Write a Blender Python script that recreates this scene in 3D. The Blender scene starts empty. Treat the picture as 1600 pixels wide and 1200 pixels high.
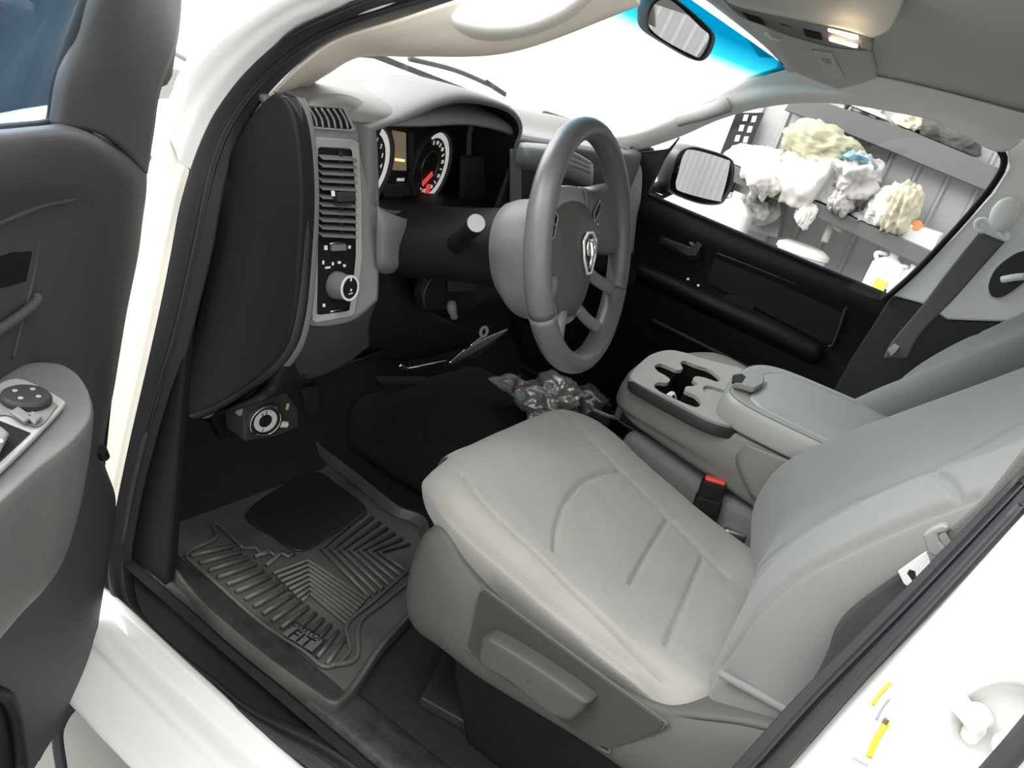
import bpy, bmesh, math, random
import numpy as np
from mathutils import Vector, Matrix, noise
V = Vector
scene = bpy.context.scene
# ---------------------------------------------------------------- camera
CAM = V((-1.5925163, -0.04109231, 0.99381181))
FW = V((0.837118, 0.41002327, -0.36209719)); RT = V((0.51838579, -0.80598329, 0.28577457)); UP = V((0.17467006, 0.42693307, 0.88725336))
FPX = 1253.2
cd = bpy.data.cameras.new('camera'); cam = bpy.data.objects.new('camera', cd); scene.collection.objects.link(cam)
cam.matrix_world = Matrix(((RT.x, UP.x, -FW.x, CAM.x), (RT.y, UP.y, -FW.y, CAM.y), (RT.z, UP.z, -FW.z, CAM.z), (0, 0, 0, 1)))
cd.sensor_width = 36; cd.lens = FPX / 1600 * 36; cd.clip_start = 0.02
scene.camera = cam
# ---------------------------------------------------------------- world, light, exposure
w = bpy.data.worlds.new('world'); scene.world = w; w.use_nodes = True
bg = w.node_tree.nodes['Background']; bg.inputs[0].default_value = (1.0, 0.99, 0.97, 1); bg.inputs[1].default_value = 1.0
_nt = w.node_tree; _tc = _nt.nodes.new('ShaderNodeTexCoord'); _dp = _nt.nodes.new('ShaderNodeVectorMath'); _dp.operation = 'DOT_PRODUCT'; _dp.inputs[1].default_value = (0.0, .92, .39)
_mr = _nt.nodes.new('ShaderNodeMapRange'); _mr.inputs[1].default_value = 0.0; _mr.inputs[2].default_value = .9; _mr.inputs[3].default_value = 1.6; _mr.inputs[4].default_value = 2.7
_nt.links.new(_tc.outputs['Generated'], _dp.inputs[0]); _nt.links.new(_dp.outputs['Value'], _mr.inputs[0]); _nt.links.new(_mr.outputs[0], bg.inputs[1])   # bright shop doorway ahead, dimmer shop behind
def area(name, loc, target, size, energy, col=(1, 1, 1)):
    l = bpy.data.lights.new(name, 'AREA'); l.shape = 'RECTANGLE'; l.size, l.size_y = size; l.energy = energy; l.color = col
    o = bpy.data.objects.new(name, l); scene.collection.objects.link(o); o.location = loc
    o.rotation_euler = (V(target) - V(loc)).to_track_quat('-Z', 'Y').to_euler(); return o
area('daylight_front', (-0.4, 4.6, 3.4), (0, 0.7, 0.8), (4.5, 3), 330, (1, .99, .97))
area('doorway_fill_light', (-1.9, 0.0, 3.2), (-1.2, 0.5, 0.2), (2.4, .7), 38, (.97, 1, 1))  # unseen fill lamp, added above the doorway to brighten door top, sill and rear post
area('doorway_fill_light', (-2.9, 2.2, 3.0), (-1.0, 0.8, 0.0), (2.2, 1.2), 80, (1, 1, .98))  # second added fill from the front left, no visible fixture, lifts the sill
scene.view_settings.view_transform = 'Standard'; scene.view_settings.look = 'None'; scene.view_settings.gamma = 1
scene.view_settings.use_curve_mapping = False; scene.view_settings.exposure = 0.25
scene.cycles.max_bounces = 8; scene.cycles.transparent_max_bounces = 12
# ---------------------------------------------------------------- measuring helpers: where the sight line meets a real plane
def ray(px, py): return FW + RT * ((px - 800) / FPX) - UP * ((py - 600) / FPX)
def PL(px, py, p, n):
    d = ray(px, py); p = V(p); n = V(n); return CAM + d * ((p - CAM).dot(n) / d.dot(n))
def X(px, py, v): return PL(px, py, (v, 0, 0), (1, 0, 0))
def Y(px, py, v): return PL(px, py, (0, v, 0), (0, 1, 0))
def Z(px, py, v): return PL(px, py, (0, 0, v), (0, 0, 1))
# ---------------------------------------------------------------- materials
MATS = {}
def mat(name, col, rough=.6, metal=0, bump=0, bscale=200, var=0, vscale=8, emit=0, spec=.5, coat=0, kind='noise', sheen=0):
    if name in MATS: return MATS[name]
    m = bpy.data.materials.new(name); m.use_nodes = True; nt = m.node_tree; b = nt.nodes['Principled BSDF']
    b.inputs['Base Color'].default_value = (*col, 1); b.inputs['Roughness'].default_value = rough; b.inputs['Metallic'].default_value = metal
    b.inputs['Specular IOR Level'].default_value = spec; b.inputs['Coat Weight'].default_value = coat
    if sheen: b.inputs['Sheen Weight'].default_value = sheen
    tc = nt.nodes.new('ShaderNodeTexCoord')
    if emit: b.inputs['Emission Color'].default_value = (*col, 1); b.inputs['Emission Strength'].default_value = emit
    if var:
        n = nt.nodes.new('ShaderNodeTexNoise'); n.inputs['Scale'].default_value = vscale; n.inputs['Detail'].default_value = 5
        r = nt.nodes.new('ShaderNodeValToRGB'); r.color_ramp.elements[0].position = .3; r.color_ramp.elements[1].position = .7
        r.color_ramp.elements[0].color = (*[max(0, c * (1 - var)) for c in col], 1); r.color_ramp.elements[1].color = (*[min(1, c * (1 + var)) for c in col], 1)
        nt.links.new(tc.outputs['Object'], n.inputs['Vector']); nt.links.new(n.outputs['Fac'], r.inputs[0]); nt.links.new(r.outputs[0], b.inputs['Base Color'])
    if bump:
        if kind == 'weave':
            n = nt.nodes.new('ShaderNodeTexVoronoi'); n.inputs['Scale'].default_value = bscale; out = n.outputs['Distance']
        else:
            n = nt.nodes.new('ShaderNodeTexNoise'); n.inputs['Scale'].default_value = bscale; n.inputs['Detail'].default_value = 3; out = n.outputs['Fac']
        bp = nt.nodes.new('ShaderNodeBump'); bp.inputs['Strength'].default_value = bump; bp.inputs['Distance'].default_value = .002
        nt.links.new(tc.outputs['Object'], n.inputs['Vector']); nt.links.new(out, bp.inputs['Height']); nt.links.new(bp.outputs[0], b.inputs['Normal'])
    MATS[name] = m; return m
def glass(name, tint=(1, 1, 1), gl=.08, rough=.0):
    m = bpy.data.materials.new(name); m.use_nodes = True; nt = m.node_tree; nt.nodes.clear()
    o = nt.nodes.new('ShaderNodeOutputMaterial'); t = nt.nodes.new('ShaderNodeBsdfTransparent'); g = nt.nodes.new('ShaderNodeBsdfGlossy'); x = nt.nodes.new('ShaderNodeMixShader')
    t.inputs[0].default_value = (*tint, 1); g.inputs['Roughness'].default_value = rough; x.inputs[0].default_value = gl
    nt.links.new(t.outputs[0], x.inputs[1]); nt.links.new(g.outputs[0], x.inputs[2]); nt.links.new(x.outputs[0], o.inputs[0]); return m
M_white = mat('white_paint', (.86, .86, .84), .25, coat=.5, var=.02, vscale=3)
M_cream = mat('cream_paint', (.80, .77, .68), .35, coat=.3)
M_rubber = mat('black_rubber', (.040, .041, .045), .5, bump=.1, bscale=300, spec=.3)
M_black = mat('black_plastic', (.010, .010, .0105), .55, bump=.15, bscale=900, spec=.18)
M_dark = mat('charcoal_plastic', (.030, .030, .032), .5, bump=.15, bscale=900, spec=.3)
M_mid = mat('grey_plastic', (.16, .16, .163), .5, bump=.12, bscale=900)
M_lgrey = mat('light_grey_plastic', (.27, .27, .265), .42, bump=.08, bscale=700)
M_bezel = mat('satin_grey_bezel', (.33, .325, .32), .35)
M_trim = mat('beige_grey_trim', (.82, .75, .65), .6, bump=.1, bscale=700)
M_head = mat('grey_headliner_cloth', (.50, .51, .46), .95, bump=.3, bscale=900, sheen=.2)
M_cloth = mat('grey_seat_cloth', (.255, .248, .228), .88, bump=.35, bscale=520, kind='weave', var=.04, vscale=14, sheen=.25)
M_cloth2 = mat('grey_seat_bolster_cloth', (.155, .16, .155), .8, bump=.2, bscale=900, var=.03, vscale=10, sheen=.2)
M_thread = mat('grey_thread', (.13, .13, .125), .8)
M_carpet = mat('black_carpet', (.012, .012, .012), .98, bump=.8, bscale=600, var=.3, vscale=60)
M_chrome = mat('chrome', (.85, .85, .85), .12, metal=1)
M_steel = mat('brushed_steel', (.5, .5, .5), .35, metal=1)
M_wheel = mat('grey_leather', (.10, .10, .10), .36, bump=.12, bscale=800)
M_glass = glass('clear_glass'); M_mirror = mat('mirror_silver', (.9, .9, .9), .02, metal=1)
M_ink = mat('white_ink', (.8, .8, .8), .6); M_red = mat('red_plastic', (.62, .06, .04), .4)
# ---------------------------------------------------------------- mesh helpers
def link(name, me, m, parent=None, smooth=True):
    o = bpy.data.objects.new(name, me); scene.collection.objects.link(o)
    if m: me.materials.append(m)
    if smooth:
        for p in me.polygons: p.use_smooth = True
    if parent: adopt(o, parent)
    return o
def wloc(o):
    l = V((0, 0, 0))
    while o: l += o.location; o = o.parent
    return l
def adopt(o, parent):
    o.parent = parent; o.matrix_parent_inverse = Matrix.Identity(4); o.location = o.location - wloc(parent)
def thing(name, label, cat, loc, group=None):
    o = bpy.data.objects.new(name, None); scene.collection.objects.link(o); o.location = loc; o.empty_display_size = .05
    o['label'] = label; o['category'] = cat
    if group: o['group'] = group
    return o
def tag(o, label, cat, group=None, kind=None):
    if label: o['label'] = label
    if cat: o['category'] = cat
    if group: o['group'] = group
    if kind: o['kind'] = kind
    return o
def mesh(name, vs, fs, m, parent=None, smooth=False):
    me = bpy.data.meshes.new(name); me.from_pydata([tuple(v) for v in vs], [], fs); me.update()
    bm = bmesh.new(); bm.from_mesh(me); bmesh.ops.recalc_face_normals(bm, faces=bm.faces); bm.to_mesh(me); bm.free()
    return link(name, me, m, parent, smooth)
def mod(o, kind, **k):
    x = o.modifiers.new(kind.lower(), kind)
    for a, b in k.items(): setattr(x, a, b)
    return x
def bev(o, w, seg=3, ang=40):
    mod(o, 'BEVEL', width=w, segments=seg, limit_method='ANGLE', angle_limit=math.radians(ang))
    for p in o.data.polygons: p.use_smooth = True
    mod(o, 'WEIGHTED_NORMAL')
    return o
def crv(pts, n, closed=False):
    """n+1 (or n when closed) points of a centripetal-like Catmull-Rom spline through pts, even in control index"""
    k = len(pts); out = []
    P = lambda i: pts[i % k] if closed else (pts[i] if 0 <= i < k else (pts[0] * 2 - pts[1] if i < 0 else pts[-1] * 2 - pts[-2]))
    segs = k if closed else k - 1
    for j in range(n if closed else n + 1):
        t = j / n * segs; i = min(int(t), segs - 1); t -= i
        a, b, c, d = P(i - 1), P(i), P(i + 1), P(i + 2)
        out.append(.5 * ((2 * b) + (c - a) * t + (2 * a - 5 * b + 4 * c - d) * t * t + (3 * b - a - 3 * c + d) * t * t * t))
    return out
def lin(pts, n):
    out = []
    for j in range(n + 1):
        t = j / n * (len(pts) - 1); i = min(int(t), len(pts) - 2); t -= i
        out.append(pts[i] * (1 - t) + pts[i + 1] * t)
    return out
def grid(name, rows, m, parent=None, nu=40, nv=40, solid=0, closed=False, f=None, off=-1, flat_v=False, fv=None):
    rows = [[V(p) for p in r] for r in rows]
    R = [crv(r, nu, closed) for r in rows]; nc = len(R[0])
    cols = [(lin if flat_v else crv)([r[i] for r in R], nv) for i in range(nc)]
    vs = [cols[i][j] for j in range(nv + 1) for i in range(nc)]
    if f: vs = [f(v) for v in vs]
    if fv: vs = fv(vs)
    fs = []
    for j in range(nv):
        for i in range(nc if closed else nc - 1):
            a = j * nc + i; b = j * nc + (i + 1) % nc; fs.append((a, b, b + nc, a + nc))
    me = bpy.data.meshes.new(name); me.from_pydata([tuple(v) for v in vs], [], fs); me.update()
    o = link(name, me, m, parent, True)
    if solid: mod(o, 'SOLIDIFY', thickness=solid, offset=off)
    return o
def tube(name, pts, r, m, parent=None, seg=12, closed=False, n=0, flat=None, up=None):
    """round (or flattened: flat=(a,b), up) bar along pts"""
    pts = [V(p) for p in pts]
    if n: pts = crv(pts, n, closed)
    k = len(pts); rs = r if isinstance(r, (list, tuple)) else None
    bm = bmesh.new(); rings = []; prev = None
    for i, p in enumerate(pts):
        t = (pts[(i + 1) % k] - pts[i - 1]) if closed else (pts[min(i + 1, k - 1)] - pts[max(i - 1, 0)])
        t.normalize()
        if up is not None: u = V(up)
        elif prev is None: u = V((0, 0, 1)) if abs(t.z) < .9 else V((1, 0, 0))
        else: u = prev
        u = (u - t * u.dot(t)); u.normalize(); prev = u; s = t.cross(u)
        rr = (rs[min(int(i / (k - 1) * (len(rs) - 1) + .5), len(rs) - 1)] if rs else r)
        a, b = flat if flat else (rr, rr)
        rings.append([bm.verts.new(p + u * (math.sin(q * 2 * math.pi / seg) * b) + s * (math.cos(q * 2 * math.pi / seg) * a)) for q in range(seg)])
    for i in range(k if closed else k - 1):
        A, B = rings[i], rings[(i + 1) % k]
        for q in range(seg): bm.faces.new((A[q], A[(q + 1) % seg], B[(q + 1) % seg], B[q]))
    if not closed: bm.faces.new(rings[0][::-1]); bm.faces.new(rings[-1])
    bmesh.ops.recalc_face_normals(bm, faces=bm.faces)
    me = bpy.data.meshes.new(name); bm.to_mesh(me); bm.free(); return link(name, me, m, parent, True)
def prism(name, pts, d, m, parent=None, bevel=0, seg=3):
    pts = [V(p) for p in pts]; d = V(d); n = len(pts)
    o = mesh(name, pts + [p + d for p in pts], [tuple(range(n)), tuple(range(2 * n - 1, n - 1, -1))] + [(i, (i + 1) % n, n + (i + 1) % n, n + i) for i in range(n)], m, parent)
    if bevel: bev(o, bevel, seg)
    return o
def box(name, c, s, m, parent=None, bevel=0, axes=None, seg=3):
    c = V(c); ax = axes or (V((1, 0, 0)), V((0, 1, 0)), V((0, 0, 1)))
    a, b, e = [V(ax[i]) * s[i] / 2 for i in range(3)]
    return prism(name, [c - a - b - e, c + a - b - e, c + a + b - e, c - a + b - e], e * 2, m, parent, bevel, seg)
def cyl(name, p0, p1, r0, m, parent=None, r1=None, seg=32, prof=None, bevel=0):
    """turned solid from p0 to p1; prof = [(t along, radius), ...]"""
    p0, p1 = V(p0), V(p1); t = p1 - p0; u = t.orthogonal().normalized(); s = t.normalized().cross(u)
    prof = prof or [(0, r0), (1, r1 if r1 is not None else r0)]
    bm = bmesh.new(); rings = []
    for a, r in prof: rings.append([bm.verts.new(p0 + t * a + (u * math.cos(q * 2 * math.pi / seg) + s * math.sin(q * 2 * math.pi / seg)) * max(r, 1e-5)) for q in range(seg)])
    for A, B in zip(rings, rings[1:]):
        for q in range(seg): bm.faces.new((A[q], A[(q + 1) % seg], B[(q + 1) % seg], B[q]))
    bm.faces.new(rings[0][::-1]); bm.faces.new(rings[-1]); bmesh.ops.recalc_face_normals(bm, faces=bm.faces)
    me = bpy.data.meshes.new(name); bm.to_mesh(me); bm.free(); o = link(name, me, m, parent, False); bev(o, bevel or .0006, 2, 35); return o
def ring(name, c, ax, r_in, r_out, h, m, parent=None, seg=48, a0=0, a1=2 * math.pi, u=None):
    """flat annulus (or arc of one) of depth h facing ax"""
    c = V(c); ax = V(ax).normalized(); u = V(u) if u is not None else ax.orthogonal(); u = (u - ax * u.dot(ax)).normalized(); s = ax.cross(u)
    vs = []; full = abs(a1 - a0 - 2 * math.pi) < 1e-6; k = seg if full else seg + 1
    for i in range(k):
        q = a0 + (a1 - a0) * i / seg; d = u * math.cos(q) + s * math.sin(q)
        vs += [c + d * r_in, c + d * r_out, c + d * r_out + ax * h, c + d * r_in + ax * h]
    fs = []
    for i in range(seg):
        a = i * 4; b = ((i + 1) % k) * 4
        for j in range(4): fs.append((a + j, b + j, b + (j + 1) % 4, a + (j + 1) % 4))
    if not full: fs += [(0, 1, 2, 3), (k * 4 - 1, k * 4 - 2, k * 4 - 3, k * 4 - 4)]
    o = mesh(name, vs, fs, m, parent); return bev(o, min(h, r_out - r_in) * .2, 2, 40)
def text(name, s, c, ux, uy, size, m, parent, ext=.0004):
    """raised lettering: ux runs along the line, uy up the letters"""
    cu = bpy.data.curves.new(name, 'FONT'); cu.body = s; cu.size = size; cu.extrude = ext; cu.align_x = 'CENTER'; cu.align_y = 'CENTER'
    t = bpy.data.objects.new(name, cu); scene.collection.objects.link(t)
    dg = bpy.context.evaluated_depsgraph_get(); me = bpy.data.meshes.new_from_object(t.evaluated_get(dg)); bpy.data.objects.remove(t)
    ux = V(ux).normalized(); uz = ux.cross(V(uy)).normalized(); uy = uz.cross(ux)
    me.transform(Matrix(((ux.x, uy.x, uz.x, c[0]), (ux.y, uy.y, uz.y, c[1]), (ux.z, uy.z, uz.z, c[2]), (0, 0, 0, 1))))
    me.materials.clear(); return link(name, me, m, parent, False)
def join(name, objs, m, parent):
    """one mesh out of the pieces of ONE part"""
    bm = bmesh.new(); dg = bpy.context.evaluated_depsgraph_get()
    for o in objs:
        e = o.evaluated_get(dg); me = e.to_mesh(); me.transform(Matrix.Translation(wloc(o))); bm.from_mesh(me); e.to_mesh_clear()
    for o in objs: bpy.data.objects.remove(o)
    me = bpy.data.meshes.new(name); bm.to_mesh(me); bm.free(); sm = [p.use_smooth for p in me.polygons]
    o = link(name, me, m, parent, False); me.polygons.foreach_set('use_smooth', sm); return o
def seglen(p, a, b):
    ab = b - a; t = max(0, min(1, (p - a).dot(ab) / ab.length_squared)); return (p - a - ab * t).length
def seam_dist(P, segs):
    """distance of each row of P (n x 3) to the nearest seam segment"""
    k = np.full(len(P), 9.0)
    for a, b in segs:
        a = np.array(a); ab = np.array(b) - a; t = np.clip(((P - a) @ ab) / max(ab @ ab, 1e-12), 0, 1); k = np.minimum(k, np.linalg.norm(P - a - t[:, None] * ab, axis=1))
    return k
def groover(lines, depth=.004, width=.005, d=V((0, 0, -1))):
    segs = [(a, b) for l in lines for a, b in zip(l, l[1:])]
    def f(p):
        k = min(seglen(p, a, b) for a, b in segs)
        if k > width * 3: return p
        return p + d * (depth * math.exp(-(k / width) ** 2))
    return f
# ================================================================= GARAGE (setting outside the truck)
M_conc = mat('grey_concrete', (.22, .215, .20), .9, bump=.4, bscale=30, var=.15, vscale=3)
GZ = -0.62
g = box('floor', (0.5, 1, GZ - .05), (14, 20, .1), M_conc); tag(g, 'grey concrete workshop floor', None, kind='structure')
# corrugated wall beyond the passenger side
M_corr = mat('ribbed_metal_wall', (.33, .34, .34), .45, metal=.2, var=.08, vscale=2)
WX = 2.75
vs = []; fs = []; y = -7.0; prof = []
while y < 1.1:
    for dy, dx in ((0, 0), (.09, 0), (.10, -.018), (.112, -.018), (.122, 0)): prof.append((y + dy, WX + dx))
    y += .135
for (yy, xx) in prof: vs += [V((xx, yy, GZ)), V((xx, yy, 3.2)), V((xx + .06, yy, 3.2)), V((xx + .06, yy, GZ))]
for i in range(len(prof) - 1):
    a = i * 4; b = a + 4
    for j in range(4): fs.append((a + j, b + j, b + (j + 1) % 4, a + (j + 1) % 4))
o = mesh('wall_right', vs, fs, M_corr); tag(o, 'ribbed grey metal workshop wall beyond the passenger window', None, kind='structure')
M_blue = mat('slate_blue_panel', (.06, .09, .125), .35, var=.35, vscale=1.3)
o = box('wall_front', (1.15, 6.2, .25), (2.5, .2, 1.73), M_blue); tag(o, 'slate blue low wall ahead of the truck', None, kind='structure')

# ================================================================= CAB SHELL
cab = thing('truck_cab', 'white pickup truck cab with dark interior, seen through open front doorway', 'truck', (0, 0, 0))
# floor and firewall
def carpet_h(v): return v
grid('floor_carpet', [[(x, y, z + (.05 if abs(x) < .12 and y > .2 else 0)) for x in (-.82, -.6, -.3, -.14, 0, .14, .3, .6, .78)] for y, z in ((-1.0, 0), (-.3, 0), (.3, 0), (.8, 0), (1.0, .01), (1.12, .07), (1.25, .25), (1.3, .45), (1.3, .62))], M_carpet, cab, 48, 48)
box('rear_wall', (0, -1.05, .55), (1.66, .05, 1.2), M_dark, cab, .01)
# side plane of the doorway: vertical below the belt, leaning in above it
def S(px, py, off=0):
    p = X(px, py, -.84 + off)
    if p.z > .7: p = PL(px, py, (-.84 + off, 0, .7), (1, 0, -.33))
    return p
Opx = [(1229, 1200), (1330, 1088), (1440, 967), (1600, 792)]
O_A = [(400, 1140), (330, 1085), (267, 1030), (200, 973), (172, 925), (171, 860), (183, 787), (203, 690), (233, 560), (252, 475), (267, 400), (280, 330), (297, 266), (316, 215), (338, 172), (375, 122), (420, 78), (466, 45), (520, 20), (580, -6), (680, -40)]
I_A = [(400, 1108), (340, 1062), (282, 1018), (236, 975), (215, 940), (208, 880), (222, 790), (240, 715), (266, 625), (293, 550), (316, 460), (333, 390), (345, 320), (357, 265), (375, 215), (398, 175), (428, 137), (470, 98), (525, 62), (619, 34), (760, -2)]
# closed loop: rear post, sill, hinge post, roof rail
O3 = [S(*p, -.01) for p in O_A]; I3 = [S(*p, .045) for p in I_A]
OB = [S(*p, -.01) for p in ((1600, 792), (1440, 967), (1330, 1088), (1229, 1200))]; IB = [S(*p, .045) for p in ((1600, 728), (1418, 915), (1240, 1092), (1142, 1200))]
lowO = [V((-.85, -.06, .25)), V((-.85, 0.0, .08)), V((-.85, .08, .0)), V((-.85, .25, -.02)), V((-.85, .42, -.03))]
lowI = [V((-.795, -.03, .27)), V((-.795, .03, .10)), V((-.795, .12, .02)), V((-.795, .25, .0)), V((-.795, .42, -.01))]
topO = [V((-.66, .42, 1.19)), V((-.65, .1, 1.27)), V((-.66, -.14, 1.24)), V((-.75, -.25, 1.06))]
topI = [V((-.615, .42, 1.165)), V((-.60, .1, 1.235)), V((-.61, -.12, 1.205)), V((-.70, -.215, 1.03))]
loopO = OB + lowO + O3 + topO; loopI = IB + lowI + I3 + topI
rows = []
for a, b in zip(loopO, loopI):
    n = V((-1, 0, 0)) if a.z > .08 else V((-.35, 0, .94)); d = b - a
    kq = .35 if (a.y > .85 and a.z > .08) else 1
    rows.append([a, a + d * .12 + n * .014 * kq, a + d * .3 + n * .016 * kq, a + d * .42 - n * .002, a + d * .5 - n * .002, a + d * .62 + n * .010, a + d * .8 + n * .006, b])
rows.append(rows[0])
grid('weatherstrip', rows, M_rubber, cab, 28, 280, solid=.006)
# painted door frame outside the seal: sill, hinge post, windscreen post
def off_ring(name, m, sel, offs, nv=80):
    R = []
    for i in sel:
        a = loopO[i]; b = loopI[i]; d = (a - b); d.x = 0; d = d.normalized()
        if name == 'hinge_post' and a.z < .62: d = V((0, 1, 0))
        R.append([a + V((o[0], 0, 0)) + d * o[1] for o in offs])
    if name == 'hinge_post': R.insert(0, [V((p.x, max(p.y, .93), -.06)) for p in R[0]])
    return grid(name, R, m, cab, 40, nv)
nb = len(OB) + len(lowO)
sill_sel = list(range(len(OB) + 1, nb + 6))
SR = []
for y, z in ((-.5, .0), (-.2, -.02), (.1, -.03), (.4, -.035), (.7, -.035), (.9, -.03), (1.0, -.03)):
    SR.append([V((x, y, z + dz)) for x, dz in ((-.835, -.02), (-.846, -.008), (-.858, -.006), (-.866, -.014), (-.885, -.022), (-.915, -.026), (-.925, -.040), (-.95, -.052), (-.972, -.058), (-.984, -.068), (-.984, -.078), (-.965, -.086), (-.90, -.09))])
grid('sill', SR, M_white, cab, 60, 40)
hs = list(range(nb + 5, nb + 13))
off_ring('hinge_post', M_cream, hs, [(-.001, .0), (-.004, .004), (-.009, .012), (-.011, .035), (-.014, .05), (-.020, .075), (-.016, .10), (-.0, .13), (.03, .16)])
ps = list(range(nb + 12, len(loopO) - 1))
off_ring('windscreen_post', M_white, ps, [(.02, -.01), (-.002, .003), (-.016, .012), (-.022, .03), (-.03, .045), (-.03, .07), (-.01, .11), (.04, .15), (.08, .17)])
# rear post outer face with the door striker recess
def B(px, py, x=-.875): return X(px, py, x)
rows = [[S(*p, -.005) for p in ((1229, 1206), (1330, 1090), (1440, 969), (1600, 794), (1750, 640))],
        [B(1262, 1240, -.868), B(1360, 1125, -.868), B(1470, 1005, -.868), B(1630, 830, -.868), B(1780, 680, -.868)],
        [B(1330, 1300, -.872), B(1430, 1190, -.872), B(1540, 1075, -.872), B(1700, 900, -.872), B(1850, 750, -.872)],
        [B(1480, 1450), B(1580, 1340), B(1690, 1220), B(1850, 1050), B(2000, 900)]]
prism('rear_door_skin', [V((-.90, -.34, -.1)), V((-.90, -1.05, -.1)), V((-.90, -1.05, .72)), V((-.90, -.40, .74))], (.05, 0, 0), M_white, cab, .01)
M_postw = M_white
# striker recess: pocket drawn into the sheet
pk = [B(*p, -.871) for p in ((1512, 1148), (1560, 1150), (1600, 1160), (1560, 1100), (1600, 1110))]
cen = B(1575, 1150, -.871)
def pocket(v):
    d = V((0, v.y - cen.y, v.z - cen.z)); r = math.hypot(d.y * 1.0, d.z * .8); k = 1 / (1 + math.exp((r - .036) / .0035)); rim = math.exp(-((r - .045) / .007) ** 2)
    return v + V((.020 * k - .006 * rim, 0, 0))
grid('rear_post', rows, M_postw, cab, 160, 110, f=pocket, flat_v=False)
s1 = B(1520, 1120, -.858); sk = tube('door_striker', [B(1478, 1068, -.874), B(1500, 1100, -.888), B(1524, 1132, -.880), B(1516, 1150, -.86)], .0085, M_white, cab, n=16)
cyl('striker_bolt', B(1531, 1122, -.858), B(1526, 1118, -.876), .011, M_white, cab)
cyl('striker_bolt', B(1576, 1168, -.858), B(1572, 1165, -.872), .011, M_white, cab)
# rear door edge seal beyond the rear post
tube('rear_seal', [X(1545, 1215, -.885), X(1580, 1176, -.885), X(1640, 1105, -.885), X(1700, 1035, -.885)], .010, M_rubber, cab, n=10)
# caution label with yellow bands
M_label = mat('label_white', (.80, .80, .77), .5); M_yel = mat('label_yellow', (.75, .60, .05), .5)
def strip(name, px, wd, m, x, parent):
    P = crv([B(*p, x) for p in px], 16); W = crv([B(p[0] + wd[0], p[1] + wd[1], x) for p in px], 16)
    return grid(name, [P, W], m, parent, 16, 1, solid=.0004)
lab = strip('caution_label', [(1392, 1068), (1368, 1092), (1350, 1120), (1338, 1150), (1330, 1185)], (26, 14), M_label, -.8745, cab); lab['label'] = 'curved white caution label with yellow bands'
strip('yellow_band', [(1390, 1064), (1374, 1080), (1360, 1100)], (5, 4), M_yel, -.8755, lab)
strip('yellow_band', [(1383, 1128), (1372, 1142), (1362, 1160), (1353, 1182)], (9, 4), M_yel, -.8755, lab)
strip('fine_print', [(1388, 1090), (1376, 1106), (1367, 1124)], (4, 2), mat('label_ink', (.35, .35, .36), .6), -.8756, lab)
strip('pictogram', [(1383, 1122), (1378, 1129)], (7, 5), mat('label_brown', (.16, .11, .05), .6), -.8756, lab)
# black sill scuff plate, carpet edge
rows = [[(-.802, y, .004), (-.795, y, .014), (-.775, y, .017), (-.755, y, .014), (-.735, y, .010), (-.715, y, .0)] for y in (-.5, -.1, .3, .6, .92)]
grid('scuff_plate', rows, mat('textured_black_sill', (.028, .028, .027), .55, bump=.8, bscale=90, var=.4, vscale=30), cab, 20, 60, solid=.003)
# kick panel inside the hinge post
box('right_sill', (.82, .5, -.02), (.14, 1.8, .16), M_black, cab, .01)
box('right_kick_panel', (.80, 1.12, .42), (.05, .40, .90), M_black, cab, .01)
prism('kick_panel', [V((-.80, .86, 0)), V((-.80, 1.2, 0)), V((-.80, 1.2, .7)), V((-.80, .93, .7)), V((-.80, .90, .35))], (.02, 0, 0), M_black, cab, .006)
# hood and fenders beyond the windscreen
grid('hood', [[(x, y, z - .16 * max(0, min(1, (abs(x) - .45) / .25))) for x in (-.95, -.8, -.65, -.5, 0, .5, .65, .8, .95)] for y, z in ((1.22, .78), (1.5, .73), (1.9, .60), (2.3, .42), (2.4, .28), (2.42, .05))], M_white, cab, 30, 20, solid=.01)
prism('left_fender', [V((-.93, 1.02, .70)), V((-.93, 1.02, -.1)), V((-.95, 1.15, -.3)), V((-.95, 1.5, .12)), V((-.95, 1.95, .12)), V((-.95, 2.2, -.3)), V((-.95, 2.38, -.3)), V((-.95, 2.38, .26)), V((-.95, 1.9, .42)), V((-.94, 1.25, .56)), V((-.93, 1.06, .66))], (.05, 0, 0), M_white, cab, .01)
prism('right_fender', [V((.90, 1.02, .70)), V((.90, 1.02, -.1)), V((.90, 1.15, -.3)), V((.90, 1.5, .12)), V((.90, 1.95, .12)), V((.90, 2.2, -.3)), V((.90, 2.38, -.3)), V((.90, 2.38, .36)), V((.90, 1.9, .50)), V((.90, 1.25, .60)), V((.90, 1.06, .70))], (.05, 0, 0), M_white, cab, .01)
box('underbody', (0, .2, -.14), (1.5, 4, .1), M_black, cab, .02)
# windscreen
def WS(u, v):  # u -1..1 across, v 0 base..1 top
    base = V((.74 * u, 1.22 - .17 * u * u, .862)); top = V((.63 * u, .66 - .09 * u * u, 1.205 - .03 * u * u)); p = base.lerp(top, v); p.z += .02 * math.sin(v * math.pi); return p
ws = grid('windscreen', [[WS(u, v) for u in (-1, -.5, 0, .5, 1)] for v in (0, .33, .66, 1)], M_glass, cab, 30, 16, solid=.004)
mt = bpy.data.materials.new('blue_shade_band_glass'); mt.use_nodes = True; nt = mt.node_tree; nt.nodes.clear()
oo = nt.nodes.new('ShaderNodeOutputMaterial'); tr = nt.nodes.new('ShaderNodeBsdfTransparent'); ge = nt.nodes.new('ShaderNodeTexCoord'); sx = nt.nodes.new('ShaderNodeSeparateXYZ'); mr = nt.nodes.new('ShaderNodeMapRange'); cr = nt.nodes.new('ShaderNodeValToRGB')
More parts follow.
